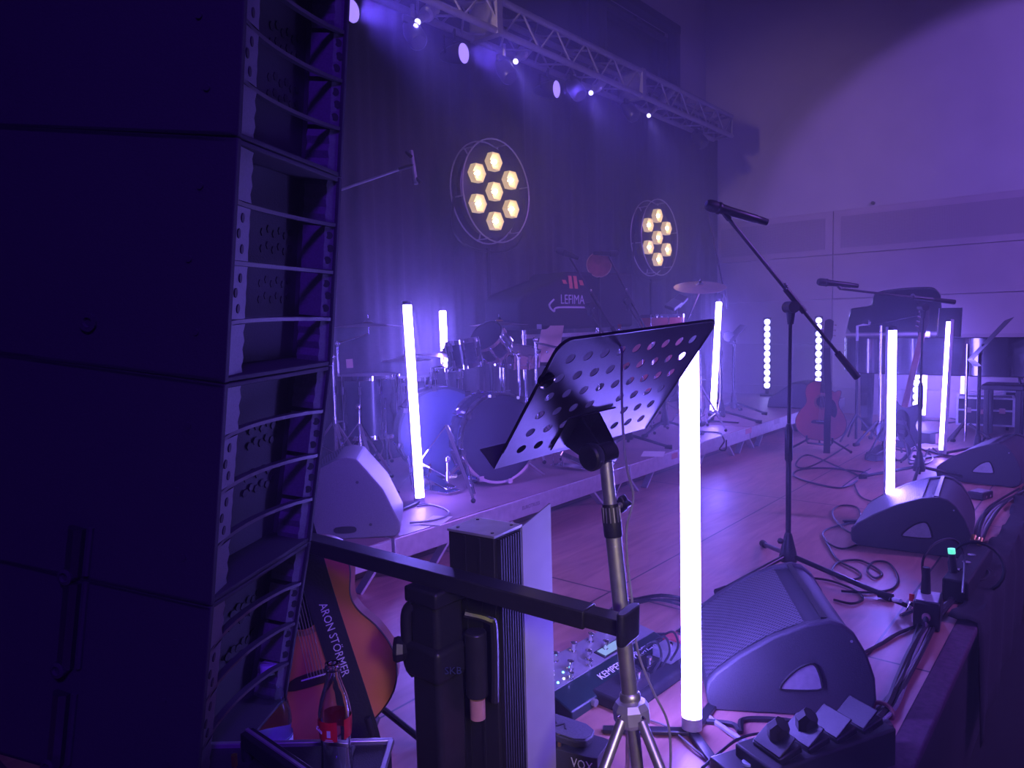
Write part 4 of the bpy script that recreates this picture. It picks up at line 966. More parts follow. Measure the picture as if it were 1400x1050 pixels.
# ================================================================ drum kit
def lugs(t, T, r, z0, z1, n, a0=0.):
    for k in range(n):
        m = MB(T); a = a0 + 2 * PI * k / n; x, y = math.cos(a) * r, math.sin(a) * r
        m.cyl((x * 1.03, y * 1.03, z0), (x * 1.03, y * 1.03, z1), .004, n=6); [m.cyl((x * 1.025, y * 1.025, z0 + (z1 - z0) * q - .024), (x * 1.025, y * 1.025, z0 + (z1 - z0) * q + .024), .012, n=8) for q in (.22, .78)]
        m.build('tension_rod', CHR, t)
def drum(label, c, axis, r, h, shell, head, nl=8, legs=None, name='tom_drum', cat='drum', group='drums on the riser', base=None):
    "c centre of the struck head, axis points out of that head"
    c, axis = V(c), V(axis).normalized(); T = zframe(c - axis * h, axis)
    t = thing(name, label, cat, base if base is not None else c - axis * h, group)
    MB(T).lathe([(r, .008), (r, h - .008)], 36, cap=False).build('shell', shell, t)
    MB(T).lathe([(.001, h - .004), (r * .93, h - .004), (r * .985, h - .012)], 36, cap=False).build('drumhead', head, t)
    MB(T).lathe([(.001, .004), (r * .985, .012)], 36, cap=False).build('bottom_head', head, t)
    for z0, z1 in ((0, .028), (h - .028, h)): MB(T).lathe([(r * 1.0, z0), (r * 1.035, z0), (r * 1.04, (z0 + z1) / 2), (r * 1.035, z1), (r * 1.0, z1)], 36, cap=False).build('hoop', CHR, t)
    lugs(t, T, r, .0, h, nl)
    if legs:
        for a in legs:
            d = V((math.cos(a), math.sin(a), 0)); p = V((c.x, c.y, 0)) + d * (r * 1.08)
            MB().tube([V((p.x, p.y, c.z - h * .35)), V((p.x, p.y, PZ + .1)), V((p.x, p.y, PZ + .02)) + d * .03], .0065, 8).build('leg', CHR, t)
            MB().ball(V((p.x, p.y, PZ + .014)) + d * .03, .013, 8).build('rubber_foot', RUB, t)
    return t
def bassdrum(label, c, r, h, shell, head, hoop, ax=(0, -1, 0)):
    c = V(c); ax = V(ax).normalized(); T = zframe(c - ax * h, ax)
    t = thing('bass_drum', label, 'drum', (c.x - ax.x * h / 2, c.y - ax.y * h / 2, PZ), 'drums on the riser')
    MB(T).lathe([(r, .01), (r, h - .01)], 48, cap=False).build('shell', shell, t)
    MB(T).lathe([(.001, h - .008), (r * .985, h - .014)], 48, cap=False).build('drumhead', head, t)
    MB(T).lathe([(.001, .008), (r * .985, .014)], 48, cap=False).build('batter_head', HEAD, t)
    for z0, z1 in ((0, .04), (h - .04, h)): MB(T).lathe([(r * .99, z0), (r * 1.05, z0), (r * 1.055, (z0 + z1) / 2), (r * 1.05, z1), (r * .99, z1)], 48, cap=False).build('hoop', hoop, t)
    lugs(t, T, r * 1.03, .02, h - .02, 8, .2)
    for k in range(8): a = .2 + 2 * PI * k / 8; MB(T).box((math.cos(a) * r * 1.03, math.sin(a) * r * 1.03, h - .0), (.03, .03, .03)).build('claw', CHR, t)
    for s in (-1, 1):
        MB().cyl(c + V((s * r * .8, .09, -r * .45)), (c.x + s * (r + .06), c.y - .07, PZ + .016), .009, n=8).build('spur', CHR, t)
    return t
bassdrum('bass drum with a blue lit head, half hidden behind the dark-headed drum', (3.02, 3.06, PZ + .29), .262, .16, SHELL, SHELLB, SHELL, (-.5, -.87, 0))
bassdrum('bass drum with a dark head and thin bright hoop, in front of the blue-headed one', (3.115, 2.70, PZ + .275), .25, .17, SHELL, HEADD, CHR, (-.28, -.96, 0))
def ax(px, py, d): return dep(px, py, d)
c = ax(503, 512, 4.7); drum('large floor tom on chrome legs beside the tall glowing tube', c, (0, 0, 1), .2, .40, SHELL, HEAD, 10, (.3, 2.4, 4.5), 'floor_tom', base=(c.x, c.y, PZ))
c = ax(557, 515, 5.0); drum('second floor tom directly behind the tall glowing tube', c, (0, 0, 1), .17, .34, SHELL, HEAD, 8, (.3, 2.4, 4.5), 'floor_tom', base=(c.x, c.y, PZ))
c = ax(631, 464, 4.75); drum('tilted rack tom with bright chrome hoops in front of the shorter glowing tube', c, (-.1, .1, 1), .105, .19, SHELL, HEAD, 8)
c = ax(664, 458, 4.95); drum('dark rack tom tilted towards the printed cover', c, (-.75, -.1, .6), .12, .17, SHELL, HEADD, 8)
c = ax(610, 502, 4.9); drum('small drum upright below the shorter glowing tube', c, (0, 0, 1), .1, .24, SHELL, HEAD, 8)
c = ax(706, 478, 5.2); drum('snare drum on a chrome stand behind the dark bass drum', c, (-.1, -.2, 1), .17, .1, CHR, HEAD, 10, name='snare_drum')
def chrome_stand(t, base, top, angs=(.2, 2.3, 4.4), r=.28, hub=.38, mat=None):
    base, top = V(base), V(top); mat = mat or CHR
    q = V((base.x, base.y, (base.z + top.z) / 2))
    MB().cyl((base.x, base.y, base.z + .06), q, .0125, n=10).build('lower_tube', mat, t)
    MB().cyl(q, (base.x, base.y, top.z), .009, n=10).build('upper_tube', mat, t)
    MB(MX.Translation(q)).lathe([(.018, -.03), (.018, .03)], 10).build('height_clamp', mat, t); MB().bar(q + V((.0, -.015, 0)), q + V((.03, -.04, 0)), .01, .012).build('wing_nut', mat, t)
    for a in angs:
        d = V((math.cos(a), math.sin(a), 0)); m = MB(); e = V((base.x, base.y, base.z + .02)) + d * r
        m.bar(V((base.x, base.y, base.z + hub)), e, .02, .006); m.bar(V((base.x, base.y, base.z + .09)), V((base.x, base.y, base.z + hub)) * .45 + e * .55, .018, .005); m.build('leg', mat, t)
        MB().ball(e - V((0, 0, .006)), .014, 8).build('rubber_foot', RUB, t)
def cymbal_stand(label, base, tilt, cy, cymlabel, r, nrm=(0, 0, 1), dist=None, mat=None):
    base = V(base); cy = V(cy); t = thing('cymbal_stand', label, 'cymbal stand', base, 'chrome cymbal stands')
    top = V((base.x, base.y, min(cy.z - .08, tilt) if tilt else cy.z - .1)); chrome_stand(t, base, top, mat=mat)
    MB().cyl(top, cy - V(nrm) * .07, .007, n=8).build('boom_arm', mat or CHR, t); MB().ball(top, .022, 10).build('tilter', mat or CHR, t)
    MB().cyl(cy - V(nrm).normalized() * .075, cy + V(nrm).normalized() * .055, .005, n=8).build('cymbal_rod', CHR, t); MB().cyl(cy + V(nrm).normalized() * .012, cy + V(nrm).normalized() * .035, .014, n=10).build('felt', RUB, t)
    T = zframe(cy, nrm); w = thing('cymbal', cymlabel, 'cymbal', cy, 'cymbals over the drums')
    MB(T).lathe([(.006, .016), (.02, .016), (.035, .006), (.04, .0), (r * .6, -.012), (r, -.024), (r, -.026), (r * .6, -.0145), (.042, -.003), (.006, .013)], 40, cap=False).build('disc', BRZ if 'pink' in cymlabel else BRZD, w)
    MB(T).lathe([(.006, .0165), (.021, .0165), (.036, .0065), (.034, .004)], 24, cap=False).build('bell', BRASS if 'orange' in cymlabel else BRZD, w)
q = ax(503, 442, 4.9); b = ax(466, 600, 4.75); cymbal_stand('chrome cymbal stand at the edge of the speaker column', (b.x, b.y, PZ), zat(475, 470, b), q, 'wide cymbal seen edge-on above the large floor tom', .24)
q = ax(556, 488, 5.1); cymbal_stand('chrome hi-hat stand just behind the tall glowing tube', (q.x + .02, q.y + .02, PZ), None, q, 'cymbal seen edge-on crossing behind the tall glowing tube', .18)
q = ax(607, 483, 5.05); cymbal_stand('chrome stand holding the tilted dark cymbal', (q.x + .12, q.y + .15, PZ), None, q, 'dark cymbal crossing in front of the shorter glowing tube', .2, (.1, -.08, 1))
q = ax(682, 440, 5.4); cymbal_stand('chrome stand holding the cymbal beside the printed cover', (q.x + .1, q.y + .05, PZ), None, q, 'cymbal with an orange bell beside the printed cover', .22)
q = ax(957, 389, 6.5); b = ax(935, 560, 6.55); cymbal_stand('chrome boom stand leaning out to the pink-lit cymbal', (b.x, b.y, PZ), zat(933, 452, b), q, 'large pink-lit cymbal seen nearly edge-on above the red drum', .23, (-.25, -.16, 1))
def plain_stand(label, px, py, ptop, d, arm=None):
    p = ax(px, py, d); t = thing('drum_hardware_stand', label, 'drum stand', (p.x, p.y, PZ), 'chrome drum hardware'); z = EYE.z + ray(px, ptop).z * d
    chrome_stand(t, (p.x, p.y, PZ), (p.x, p.y, z))
    if arm: MB().cyl((p.x, p.y, z - .02), dep(*arm), .008, n=8).build('arm', CHR, t)
    MB().ball((p.x, p.y, z), .02, 10).build('clamp', CHR, t)
plain_stand('bright chrome stand just left of the large floor tom', 459, 600, 488, 4.3)
plain_stand('short chrome stand between the floor tom and the riser wedge', 492, 600, 556, 4.2)
plain_stand('chrome stand rising between the snare drum and the pinkish music sheet', 711, 560, 484, 5.0, (697, 478, 5.05))
plain_stand('chrome stand with a slanting arm in front of the pinkish music sheet', 734, 560, 464, 5.1, (772, 478, 5.0))
plain_stand('chrome pedal post below the blue bass drum', 612, 640, 628, 4.0)
plain_stand('chrome post glinting behind the widest tube and music stand corner', 957, 540, 452, 6.2)
def pedal(px, py, z, label):
    p = onz(px, py, z); t = thing('drum_pedal', label, 'drum pedal', p); p = V(p)
    MB().box(p + V((0, 0, .012)), (.1, .26, .012)).build('base_plate', CHR, t, bevel=.003)
    MB().bar(p + V((0, -.11, .03)), p + V((0, .1, .09)), .075, .01).build('footboard', CHR, t, bevel=.003)
    MB().cyl(p + V((-.06, .11, .13)), p + V((.06, .11, .13)), .008, n=8).build('axle', CHR, t)
    for s in (-.055, .055): MB().cyl(p + V((s, .11, .015)), p + V((s, .11, .14)), .008, n=8).build('post', CHR, t)
pedal(598, 672, PZ, 'chrome foot pedal on the riser beside the tall glowing tube')
pedal(782, 640, PZ, 'chrome foot pedal behind the lower edge of the perforated music stand')
# tall covered percussion instrument with printed cover
def covered():
    x0 = ony(712, 430, 3.35); x1 = ony(866, 430, 3.35); xm = ony(772, 430, 3.35)
    zb = ony(790, 449, 3.35).z; zl = ony(712, 404, 3.35).z; zt = ony(812, 374, 3.35).z
    t = thing('percussion_cover', 'large black cloth cover over a wheeled percussion instrument, orange emblem and white lettering on it', 'covered instrument', ((x0.x + x1.x) / 2, 3.55, PZ))
    o = [(x0.x, zb), (x1.x, zb), (x1.x, zt + .03), (xm.x + .05, zt), (xm.x - .02, zt - .05), (x0.x + .1, zl + .03), (x0.x, zl - .02)]
    T = frame((0, 3.35, 0), (1, 0, 0), (0, 0, 1)); MB(T).prism(o, -.36, 0).build('cover', COVER, t, bevel=.03, seg=3)
    p = ony(779, 410, 3.35); text('LEFIMA', .105, frame((p.x + .03, 3.343, p.z), (1, 0, 0), (0, 0, 1)), 'lettering', WHT, t)
    m = MB(); m.tube([(p.x + .03 + .3, 3.344, p.z - .06), (p.x - .16, 3.344, p.z - .06), (p.x - .22, 3.344, p.z - .09), (p.x - .28, 3.344, p.z - .045), (p.x - .22, 3.344, p.z + .0)], .008, 6, smooth=5); m.build('lettering_swash', WHT, t)
    p = ony(783, 386, 3.35); e = MB()
    for k, (dx, w, h) in enumerate(((-.13, .05, .03), (-.05, .045, .1), (.02, .045, .1), (.1, .05, .04))): e.prism([(dx - w / 2, h / 2), (dx + w / 2, h / 2), (dx + w / 2 + .02, -h / 2), (dx - w / 2 + .02, -h / 2)], 0, .003, frame((p.x, 3.345, p.z), (1, 0, 0), (0, 0, 1)))
    e.build('emblem', pm('orange_emblem', (.85, .2, .1), .5), t)
    for x in (x0.x + .12, x1.x - .12):
        for y in (3.42, 3.66): MB().cyl((x, y, PZ + .04), (x, y, zb), .016, n=10).build('leg', CHR, t); MB().cyl((x - .012, y, PZ + .03), (x + .012, y, PZ + .03), .028, n=14).build('wheel', RUB, t)
    for z in (zb - .05, PZ + .28): MB().bar((x0.x + .1, 3.42, z), (x1.x - .1, 3.42, z), .02, .03).build('rail', ALUD, t)
    for xx in (735, 845): q = ony(xx, 443, 3.35); MB().box((q.x, 3.345, q.z - .02), (.06, .02, .035)).build('clasp', CHR, t)
covered()
def tambo():
    c = dep(819, 362, 6.0); u = (EYE - c).normalized(); T = zframe(c, (u + V((0, 0, .15))))
    t = thing('hand_drum', 'small round reddish drum skin with a gold-lit rim above the black cover', 'drum', c)
    MB(T).lathe([(.098, -.03), (.104, -.028), (.104, .02), (.098, .022)], 28, cap=False).build('rim', BRZ, t)
    MB(T).lathe([(.001, .012), (.098, .014)], 28, cap=False).build('skin', pm('reddish_skin', (.4, .14, .12), .5), t)
    MB().cyl(c - V((0, 0, .1)), (c.x, c.y, PZ + .02), .01, n=8).build('pole', BLKM, t)
    for a in (.4, 2.5, 4.6): MB().cyl((c.x, c.y, PZ + .25), (c.x + .2 * math.cos(a), c.y + .1 * math.sin(a), PZ + .012), .009, n=8).build('leg', BLKM, t)
tambo()
def sheet_stand(label, d, quad, pole, feet, mat, lip=.03, base_z=PZ, legr=.28, pm_=None):
    BL, BR, TR = [dep(*q) for q in quad]; TL = BL + TR - BR
    b = dep(*pole); t = thing('music_stand', label, 'music stand', (b.x, b.y, base_z))
    T, w, h = desk(t, BL, BR, TR, TL, lip, mat, 6, 5, 0, lipdir=-1 if (BR - BL).cross(TL - BL).dot(EYE - BL) > 0 else 1)
    c = T @ V((w / 2, h * .35, 0)); n = T.col[2].to_3d()
    top = V((b.x, b.y, c.z - .06))
    MB().cyl((b.x, b.y, base_z + .05), top, .0125, n=12).build('pole', pm_ or BLKM, t); MB().cyl(top, c, .012, n=10).build('tilt_arm', pm_ or BLKM, t)
    MB().ball(top, .022, 10).build('clamp', BLKM, t)
    MB(MX.Translation((b.x, b.y, base_z))).lathe([(.03, .06), (.034, .09), (.02, .2), (.013, .22)], 14).build('hub', BLKM, t)
    tripod_feet(t, (b.x, b.y, base_z), feet, legr, hubz=.11)
    return t, T, w, h
pp = dpt(V((6.55, .84, 0)))
sheet_stand('far black music stand seen edge-on beside the third wedge monitor', 5.6, ((1322, 492, 5.5), (1331, 491, 5.15), (1373, 443, 5.22)), (1338, 560, 5.5), (R_(170), R_(50), R_(-60)), DESKM, .07, 0., .34)
sheet_stand('small music stand with a dark device on it at the far end of the riser', 7.2, ((993, 464, 7.05), (1003, 466, 6.85), (1013, 448, 6.95)), (1003, 540, 7.1), (R_(-75), R_(10), R_(150)), BLKM, .05, PZ, .3)
q = dep(996, 460, 6.98); tag(MB(zframe(q, EYE - q)).lathe([(.001, -.015), (.05, -.015), (.055, 0), (.05, .015), (.001, .018)], 18).build('round_device', BLKM, origin=q), 'round dark device hanging on the small music stand on the riser', 'device')
t, T, w, h = sheet_stand('music stand behind the chrome arm, holding a pinkish music sheet', 5.4, ((733, 497, 5.45), (760, 497, 5.4), (752, 452, 5.55)), (748, 560, 5.5), (R_(-70), R_(60), R_(180)), BLKM, .03, PZ, .28, CHR)
z_ = 1 if T.col[2].to_3d().dot(EYE - T.translation) > 0 else -1
tag(MB(T).prism([(-.01, .01), (w + .01, .01), (w + .02, h + .03), (-.0, h + .03)], .002 * z_, .004 * z_).build('music_sheet', PAPO, origin=T.translation), 'pinkish lit music sheet standing behind the perforated music stand corner', 'sheet music')
q = dep(478, 497, 4.9); tag(MB(zframe(q, EYE - q, (1, 0, 0))).box((0, 0, 0), (.045, .06, .002)).build('paper_note', PAPO, origin=q), 'small warm-lit paper note above the large floor tom', 'paper')
# red drums
c = ax(905, 430, 6.35); drum('wide red drum on chrome legs behind the perforated music stand', c, (0, 0, 1), .19, .55, SHELLR, HEAD, 8, (.3, 2.4, 4.5), 'conga_drum', base=(c.x, c.y, PZ))
c = ax(872, 455, 6.0); drum('smaller red drum half hidden behind the top edge of the perforated music stand', c, (0, 0, 1), .13, .5, SHELLR, HEAD, 8, (.3, 2.4, 4.5), 'conga_drum', base=(c.x, c.y, PZ))
q = ax(925, 414, 6.45); t = thing('percussion_pad', 'dark tilted percussion pad on a rod between red drum and pink cymbal', 'drum pad', q)
for dx, a in ((-.06, .5), (.05, .75)):
    T = zframe(q + V((dx, 0, dx * .3)), (-math.sin(a), -.3, math.cos(a))); MB(T).box((0, 0, 0), (.14, .1, .035)).build('pad', BLK, t, bevel=.008)
MB().cyl(q - V((0, 0, .02)), (q.x + .03, q.y, PZ + .01), .009, n=8).build('rod', CHR, t)
# papers on the riser
q = onz(893, 621, PZ); x = V((.9, .4, 0)); tag(MB(frame(q, x, (-.4, .9, 0))).box((0, 0, .0015), (.21, .15, .002)).build('paper_sheet', PAP, origin=q), 'white paper sheet lying on the riser behind the music stand', 'paper')
q = onz(597, 712, PZ); tag(MB(frame(q, x, (-.4, .9, 0))).box((0, 0, .0015), (.16, .1, .002)).build('paper_label', PAP, origin=q), 'white printed label lying on the riser beside the cable loop', 'paper')
# ================================================================ piano and things around it
def piano():
    t = thing('grand_piano', 'glossy black grand piano with raised lid against the side wall', 'piano', (7.9, 1.3, 0))
    zb, zt = .60, .93
    A = onz(1152, 509, zb)
    # outline in plan: tail upstage, curved side facing the stage, straight spine along the wall
    o = sp2([(7.45, 2.02), (7.28, 1.85), (7.22, 1.55), (7.2, 1.2), (7.18, .9), (7.16, .7)], 6, False) + [(7.16, .15), (8.62, .15), (8.62, 2.3), (8.5, 2.32), (7.6, 2.08)]
    MB().prism(o, zb, zt).build('rim', BLKG, t, bevel=.008)
    MB().box((7.9, .0, .70), (1.45, .3, .14)).build('keybed', BLKG, t, bevel=.006)
    kb = MB(); kb.box((7.9, -.06, .775), (1.22, .14, .02)); kb.build('keyboard', WHT, t)
    # lid hinged along the spine
    lo = [(8.62 - a, y) for a, y in [(0, 1.396), (0, 2.35)] + sp2([(.8, 2.1), (.87, 2.07), (.9, 1.99), (.96, 1.87), (1.2, 1.8), (1.34, 1.73), (1.41, 1.55), (1.42, 1.35), (1.38, 1.262), (1.2, 1.241)], 3, False)]
    ang = R_(17); m = MB(); vs = []
    for dz in (0, .018):
        for x, y in lo: a = 8.62 - x; vs.append((8.62 - a * math.cos(ang) - dz * 0, y, zt + .012 + a * math.sin(ang) + dz))
    n = len(lo); m.add(vs, [tuple(range(n)), tuple(range(2 * n - 1, n - 1, -1))] + [(i, (i + 1) % n, n + (i + 1) % n, n + i) for i in range(n)]); m.build('lid', BLKG, t, bevel=.004)
    MB().cyl((7.45, 1.4, zt), (7.45, 1.42, zt + 1.15 * math.sin(ang) + .02), .01, n=8).build('lid_prop', BLKG, t)
    for x, y in ((7.40, 1.82), (7.45, .35), (8.45, .40)):
        MB().lathe([(.05, .05), (.045, .09), (.055, .3), (.06, zb)], 4, MX.Translation((x, y, 0)) @ MX.Rotation(.3, 4, 'Z')).build('leg', BLKG, t)
        MB().cyl((x - .015, y, .027), (x + .015, y, .027), .027, n=14).build('caster', BRASS, t)
    MB().box((8.0, .45, .35), (.3, .1, .5)).build('pedal_lyre', BLKG, t, bevel=.01)
piano()
def case(px, py, w, d, h, label, z=0., y=.0):
    p = onz(px, py); t = thing('flight_case', label, 'flight case', (p.x, p.y, z), 'flight cases under the piano'); T = frame((p.x, p.y, z), (.12, -1, 0), (1, .12, 0))
    MB(T).box((0, d / 2, -(h / 2 + .05) if False else h / 2 + .05), (w, d, h)).build('body', BLKT, t, bevel=.004)
    m = MB(T); 
    for a in (-w / 2, w / 2):
        for b in (0, d): m.box((a, b, h / 2 + .05), (.022, .022, h + .006))
    for zz in (.05, h + .05, h * .55 + .05):
        for b in (0, d): m.box((0, b, zz), (w, .02, .018))
        for a in (-w / 2, w / 2): m.box((a, d / 2, zz), (.02, d, .018))
    m.build('edge_profile', ALU, t, bevel=.002)
    MB(T).box((0, -.006, h * .5 + .05), (.1, .012, .05)).build('handle', CHR, t, bevel=.003)
    for a in (-.3, .3):
        k = MB(T); k.box((a * w, -.006, h * .55 + .05), (.05, .012, .05)); k.build('latch', CHR, t)
    for a in (-.4, .4):
        for b in (.06, d - .06): MB(T).cyl((a * w - .012, b, .025), (a * w + .012, b, .025), .025, n=12).build('caster', RUB, t)
case(1346, 588, .46, .32, .26, 'black flight case with metal edges under the piano, between the glowing tube and music stand')
case(1384, 583, .14, .3, .3, 'narrow flight case end with metal edges behind the piano bench')
p = onz(1368, 596); t = thing('piano_bench', 'dark bench on straight legs under the piano, in front of the flight cases', 'bench', p)
MB().box((p.x, p.y - .02, .46), (.34, .32, .05)).build('seat', BLK, t, bevel=.01)
for a in (-.14, .14):
    for b in (-.14, .1): MB().box((p.x + a, p.y + b, .22), (.04, .04, .44)).build('leg', BLKM, t, bevel=.003)
MB().tube([(p.x, p.y - .14, .48), (p.x + .02, p.y - .12, .56), (p.x + .05, p.y - .13, .58), (p.x + .06, p.y - .14, .52)], .012, 8, smooth=4).build('chrome_grip', CHR, t)
def mpanel():
    BL, BR, TR = dep(1282, 461, 6.5), dep(1313, 461, 6.4), dep(1312, 421, 6.45); TL = BL + TR - BR
    t = thing('music_desk', 'dark square panel with bright metal edges standing above the piano front', 'music desk', BL); T = frame(BL, BR - BL, TL - BL); w, h = (BR - BL).length, (TL - BL).length
    MB(T).box((w / 2, h / 2, 0), (w, h, .012)).build('panel', BLK, t, bevel=.008)
    m = MB(T); m.tube([(-.004, .01, 0), (-.004, h, 0), (w + .004, h, 0), (w + .004, .01, 0)], .006, 6); m.build('metal_edge', CHR, t)
mpanel()
def gooseneck():
    p = dep(1172, 462, 6.55); t = thing('piano_microphone', 'pale bracket with a thin boom reaching over the piano tail', 'microphone', p)
    m = MB(); m.tube([dep(1172, 466, 6.55), dep(1172, 446, 6.55), dep(1180, 444, 6.55), dep(1188, 445, 6.55), dep(1189, 440, 6.55)], .012, 8); m.build('bracket', ALUD, t)
    MB().cyl(dep(1180, 447, 6.55), dep(1262, 430, 6.3), .005, n=6).build('boom', BLKM, t)
    q = dep(1172, 466, 6.55); MB().cyl((q.x, q.y, .02), q, .012, n=8).build('pole', BLKM, t)
    for a in (.6, 2.7, 4.8): MB().cyl((q.x, q.y, .25), (q.x + .2 * math.cos(a), q.y + .2 * math.sin(a), .012), .009, n=8).build('leg', BLKM, t)
gooseneck()
def pole_stand(px, py, ptop, label, chrome=False):
    p = onz(px, py); t = thing('microphone_stand', label, 'stand', p); d = dpt(p); z = EYE.z + ray(px, ptop).z * d
    MB().cyl(p + V((0, 0, .05)), (p.x, p.y, z), .011, n=10).build('pole', CHR if chrome else BLKM, t)
    tripod_feet(t, p, (.5, 2.6, 4.7), .27, hubz=.2)
pole_stand(1202, 607, 445, 'slim stand with a curved glinting pole beside the piano tail', True)
pole_stand(1319, 611, 470, 'slim chrome stand under the piano beside the short glowing strip', True)
# things around the second mic stand
def small_box(name, label, cat, p, x, size, mat, knobs=()):
    T = frame(p, x, (-x[1], x[0], 0)); t = thing(name, label, cat, p)
    MB(T).box((0, 0, size[2] / 2), size, ).build('housing', mat, t, bevel=.006)
    return t, T
t, T = small_box('foot_pedal', 'black rocker pedal on the floor in front of the second mic stand, left of it', 'effects pedal', onz(1200, 628), (.9, -.3), (.2, .1, .05), BLK)
MB(T).bar((-.09, 0, .055), (.09, 0, .1), .09, .012).build('treadle', BLKT, t, bevel=.004); MB(T).box((.08, 0, .07), (.02, .08, .06)).build('heel_block', BLK, t, bevel=.004)
t, T = small_box('effects_pedal', 'small dark box on the floor between the second and third wedge monitors', 'effects pedal', onz(1340, 681), (.95, -.3), (.13, .09, .045), BLKM)
MB(T).box((0, 0, .047), (.1, .07, .004)).build('face_plate', GRYP, t, bevel=.001)
for a in (-.03, .02): MB(T).cyl((a, -.05, .02), (a, -.045, .02), .008, n=10).build('socket', CHR, t)
t, T = small_box('dark_pyramid_box', 'dark tapered box on the floor behind the second mic stand', 'box', onz(1268, 606), (.9, -.3), (.14, .12, .1), BLK)
t, T = small_box('paper_pad', 'pale flat pad under the dark tapered box behind the second mic stand', 'pad', onz(1266, 612), (.9, -.3), (.2, .14, .02), PAP)
t, T = small_box('plug_box', 'pale yellowish plug box on the floor beside the dark tapered box', 'box', onz(1277, 606), (.9, -.3), (.05, .06, .09), PAPO)
# ================================================================ pedals near the music stand
def kemper():
    a, c = onz(745, 968), onz(905, 903); a = onz(785, 985); c = onz(925, 893)
    x = (onz(905, 905) - onz(785, 985)); x.z = 0; L = .56; x.normalize(); y = V((-x.y, x.x, 0))
    O = onz(782, 988); T = frame(O, x, y)
    t = thing('floor_controller', 'green and grey guitar floor controller with rows of metal footswitches and a lit screen', 'floor controller', O)
    W_ = .2
    sidep = [(0, 0), (W_, 0), (W_, .075), (.075, .058), (.012, .035), (0, .03)]
    m = MB(T); n = len(sidep); vs = [V((0, u, z)) for u, z in sidep] + [V((L, u, z)) for u, z in sidep]
    m.add(vs, [tuple(range(n)), tuple(range(2 * n - 1, n - 1, -1))] + [(i, (i + 1) % n, n + (i + 1) % n, n + i) for i in range(n)]); m.build('housing', KEMG, t, bevel=.004)
    tl = math.atan2(.017, .125); TP = T @ MX.Translation((0, .075, .059)) @ MX.Rotation(tl, 4, 'X')
    MB(TP).box((L / 2, .063, .0012), (L - .01, .124, .003)).build('top_panel', KEMP, t, bevel=.001)
    sw = MB; k = 0
    for i in range(5):
        for j, u in enumerate((.04, .1)):
            X = .045 + i * .092 + (.0 if j else 0); 
            f = MB(TP @ MX.Translation((X, u, .003))); f.lathe([(.012, 0), (.012, .004), (.0075, .005), (.0075, .02), (.0105, .021), (.0105, .031), (.007, .033), (.001, .0335)], 12); f.build('footswitch', CHR, t)
    for X, u in ((.1, .008), (.2, .012)):
        f = MB(TP @ MX.Translation((X, u, .003))); f.lathe([(.009, 0), (.009, .004), (.006, .005), (.006, .014), (.0085, .015), (.0085, .022), (.001, .0245)], 12); f.build('footswitch', CHR, t)
    MB(TP).box((.36, .03, .004), (.17, .045, .004)).build('screen_bezel', BLK, t, bevel=.001); MB(TP).box((.36, .03, .0065), (.15, .034, .002)).build('screen', SCR, t)
    for q, (X, u, m_) in enumerate(((.055, .02, LEDC), (.085, .022, LEDW), (.11, .045, LEDC))): MB(TP @ MX.Translation((X, u, .003))).ball((0, 0, 0), .0038, 8).build('indicator', m_, t)
    sl = math.atan2(.023, .063); TF = T @ MX.Translation((0, .012, .0355)) @ MX.Rotation(sl, 4, 'X')
    text('KEMPER', .032, TF @ MX.Translation((.245, .03, .002)), 'lettering', WHT, t, sx=1.05)
    text('PROFILER', .032, TF @ MX.Translation((.435, .03, .002)), 'lettering', WHT, t, sx=.95)
    MB(T).cyl((.1, .0, .02), (.1, -.012, .02), .011, n=12).build('jack_socket', STL, t)
    MB(T).cyl((.2, -.07, .02), (.2, .0, .02), .008, n=12).build('jack_plug', BRASS, t)
kemper()
def wah():
    O = onz(735, 1048); x = V((.2, -.98, 0)).normalized(); T = frame(onz(712, 1024), x, (-x.y, x.x, 0))
    t = thing('wah_pedal', 'black rocker wah pedal with white lettering on its end, left of the tripod', 'effects pedal', T.translation)
    L, W_ = .235, .1
    o = sp2([(0, -W_ / 2), (L * .7, -W_ / 2), (L * .97, -W_ / 2 + .004), (L, -W_ / 2 + .02), (L, W_ / 2 - .02), (L * .97, W_ / 2 - .004), (L * .7, W_ / 2), (0, W_ / 2), (-.01, 0)], 4)
    MB(T).prism(o, .006, .062).build('housing', BLKT, t, bevel=.006, seg=3)
    MB(T).prism([(a * .985, b * .97) for a, b in o], 0, .006).build('base_plate', RUB, t)
    TT = T @ MX.Translation((.085, 0, .085)) @ MX.Rotation(R_(4), 4, 'Y')
    o2 = [(-.12, -.043), (.09, -.043), (.115, -.028), (.12, 0), (.115, .028), (.09, .043), (-.12, .043)]
    MB(TT).prism(o2, -.008, .012).build('treadle', BLKT, t, bevel=.004); MB(TT).prism([(a * .96, b * .9) for a, b in o2], .012, .0145).build('rubber_tread', pm('grey_rubber_tread', (.09, .09, .1), .7, scale=200, bump=.4), t, bevel=.001)
    text('VOX', .034, TT @ MX.Translation((.0, 0, .0152)) @ MX.Rotation(PI, 4, 'Z'), 'lettering', BLK, t, sx=1.5, ext=.001)
    MB(T).cyl((.13, -.035, .06), (.13, -.035, .095), .005, n=10).cyl((.155, .015, .06), (.155, .015, .09), .004, n=10).build('hinge_post', BRASS, t)
    text('VOX', .034, frame(T @ V((L * .84, -W_ / 2 - .0015, .038)), T.col[0].to_3d(), (0, 0, 1)) , 'lettering', WHT, t, sx=.8)
    MB(T).cyl((.09, -W_ / 2 - .006, .03), (.09, -W_ / 2, .03), .008, n=12).build('jack_socket', CHR, t)
wah()
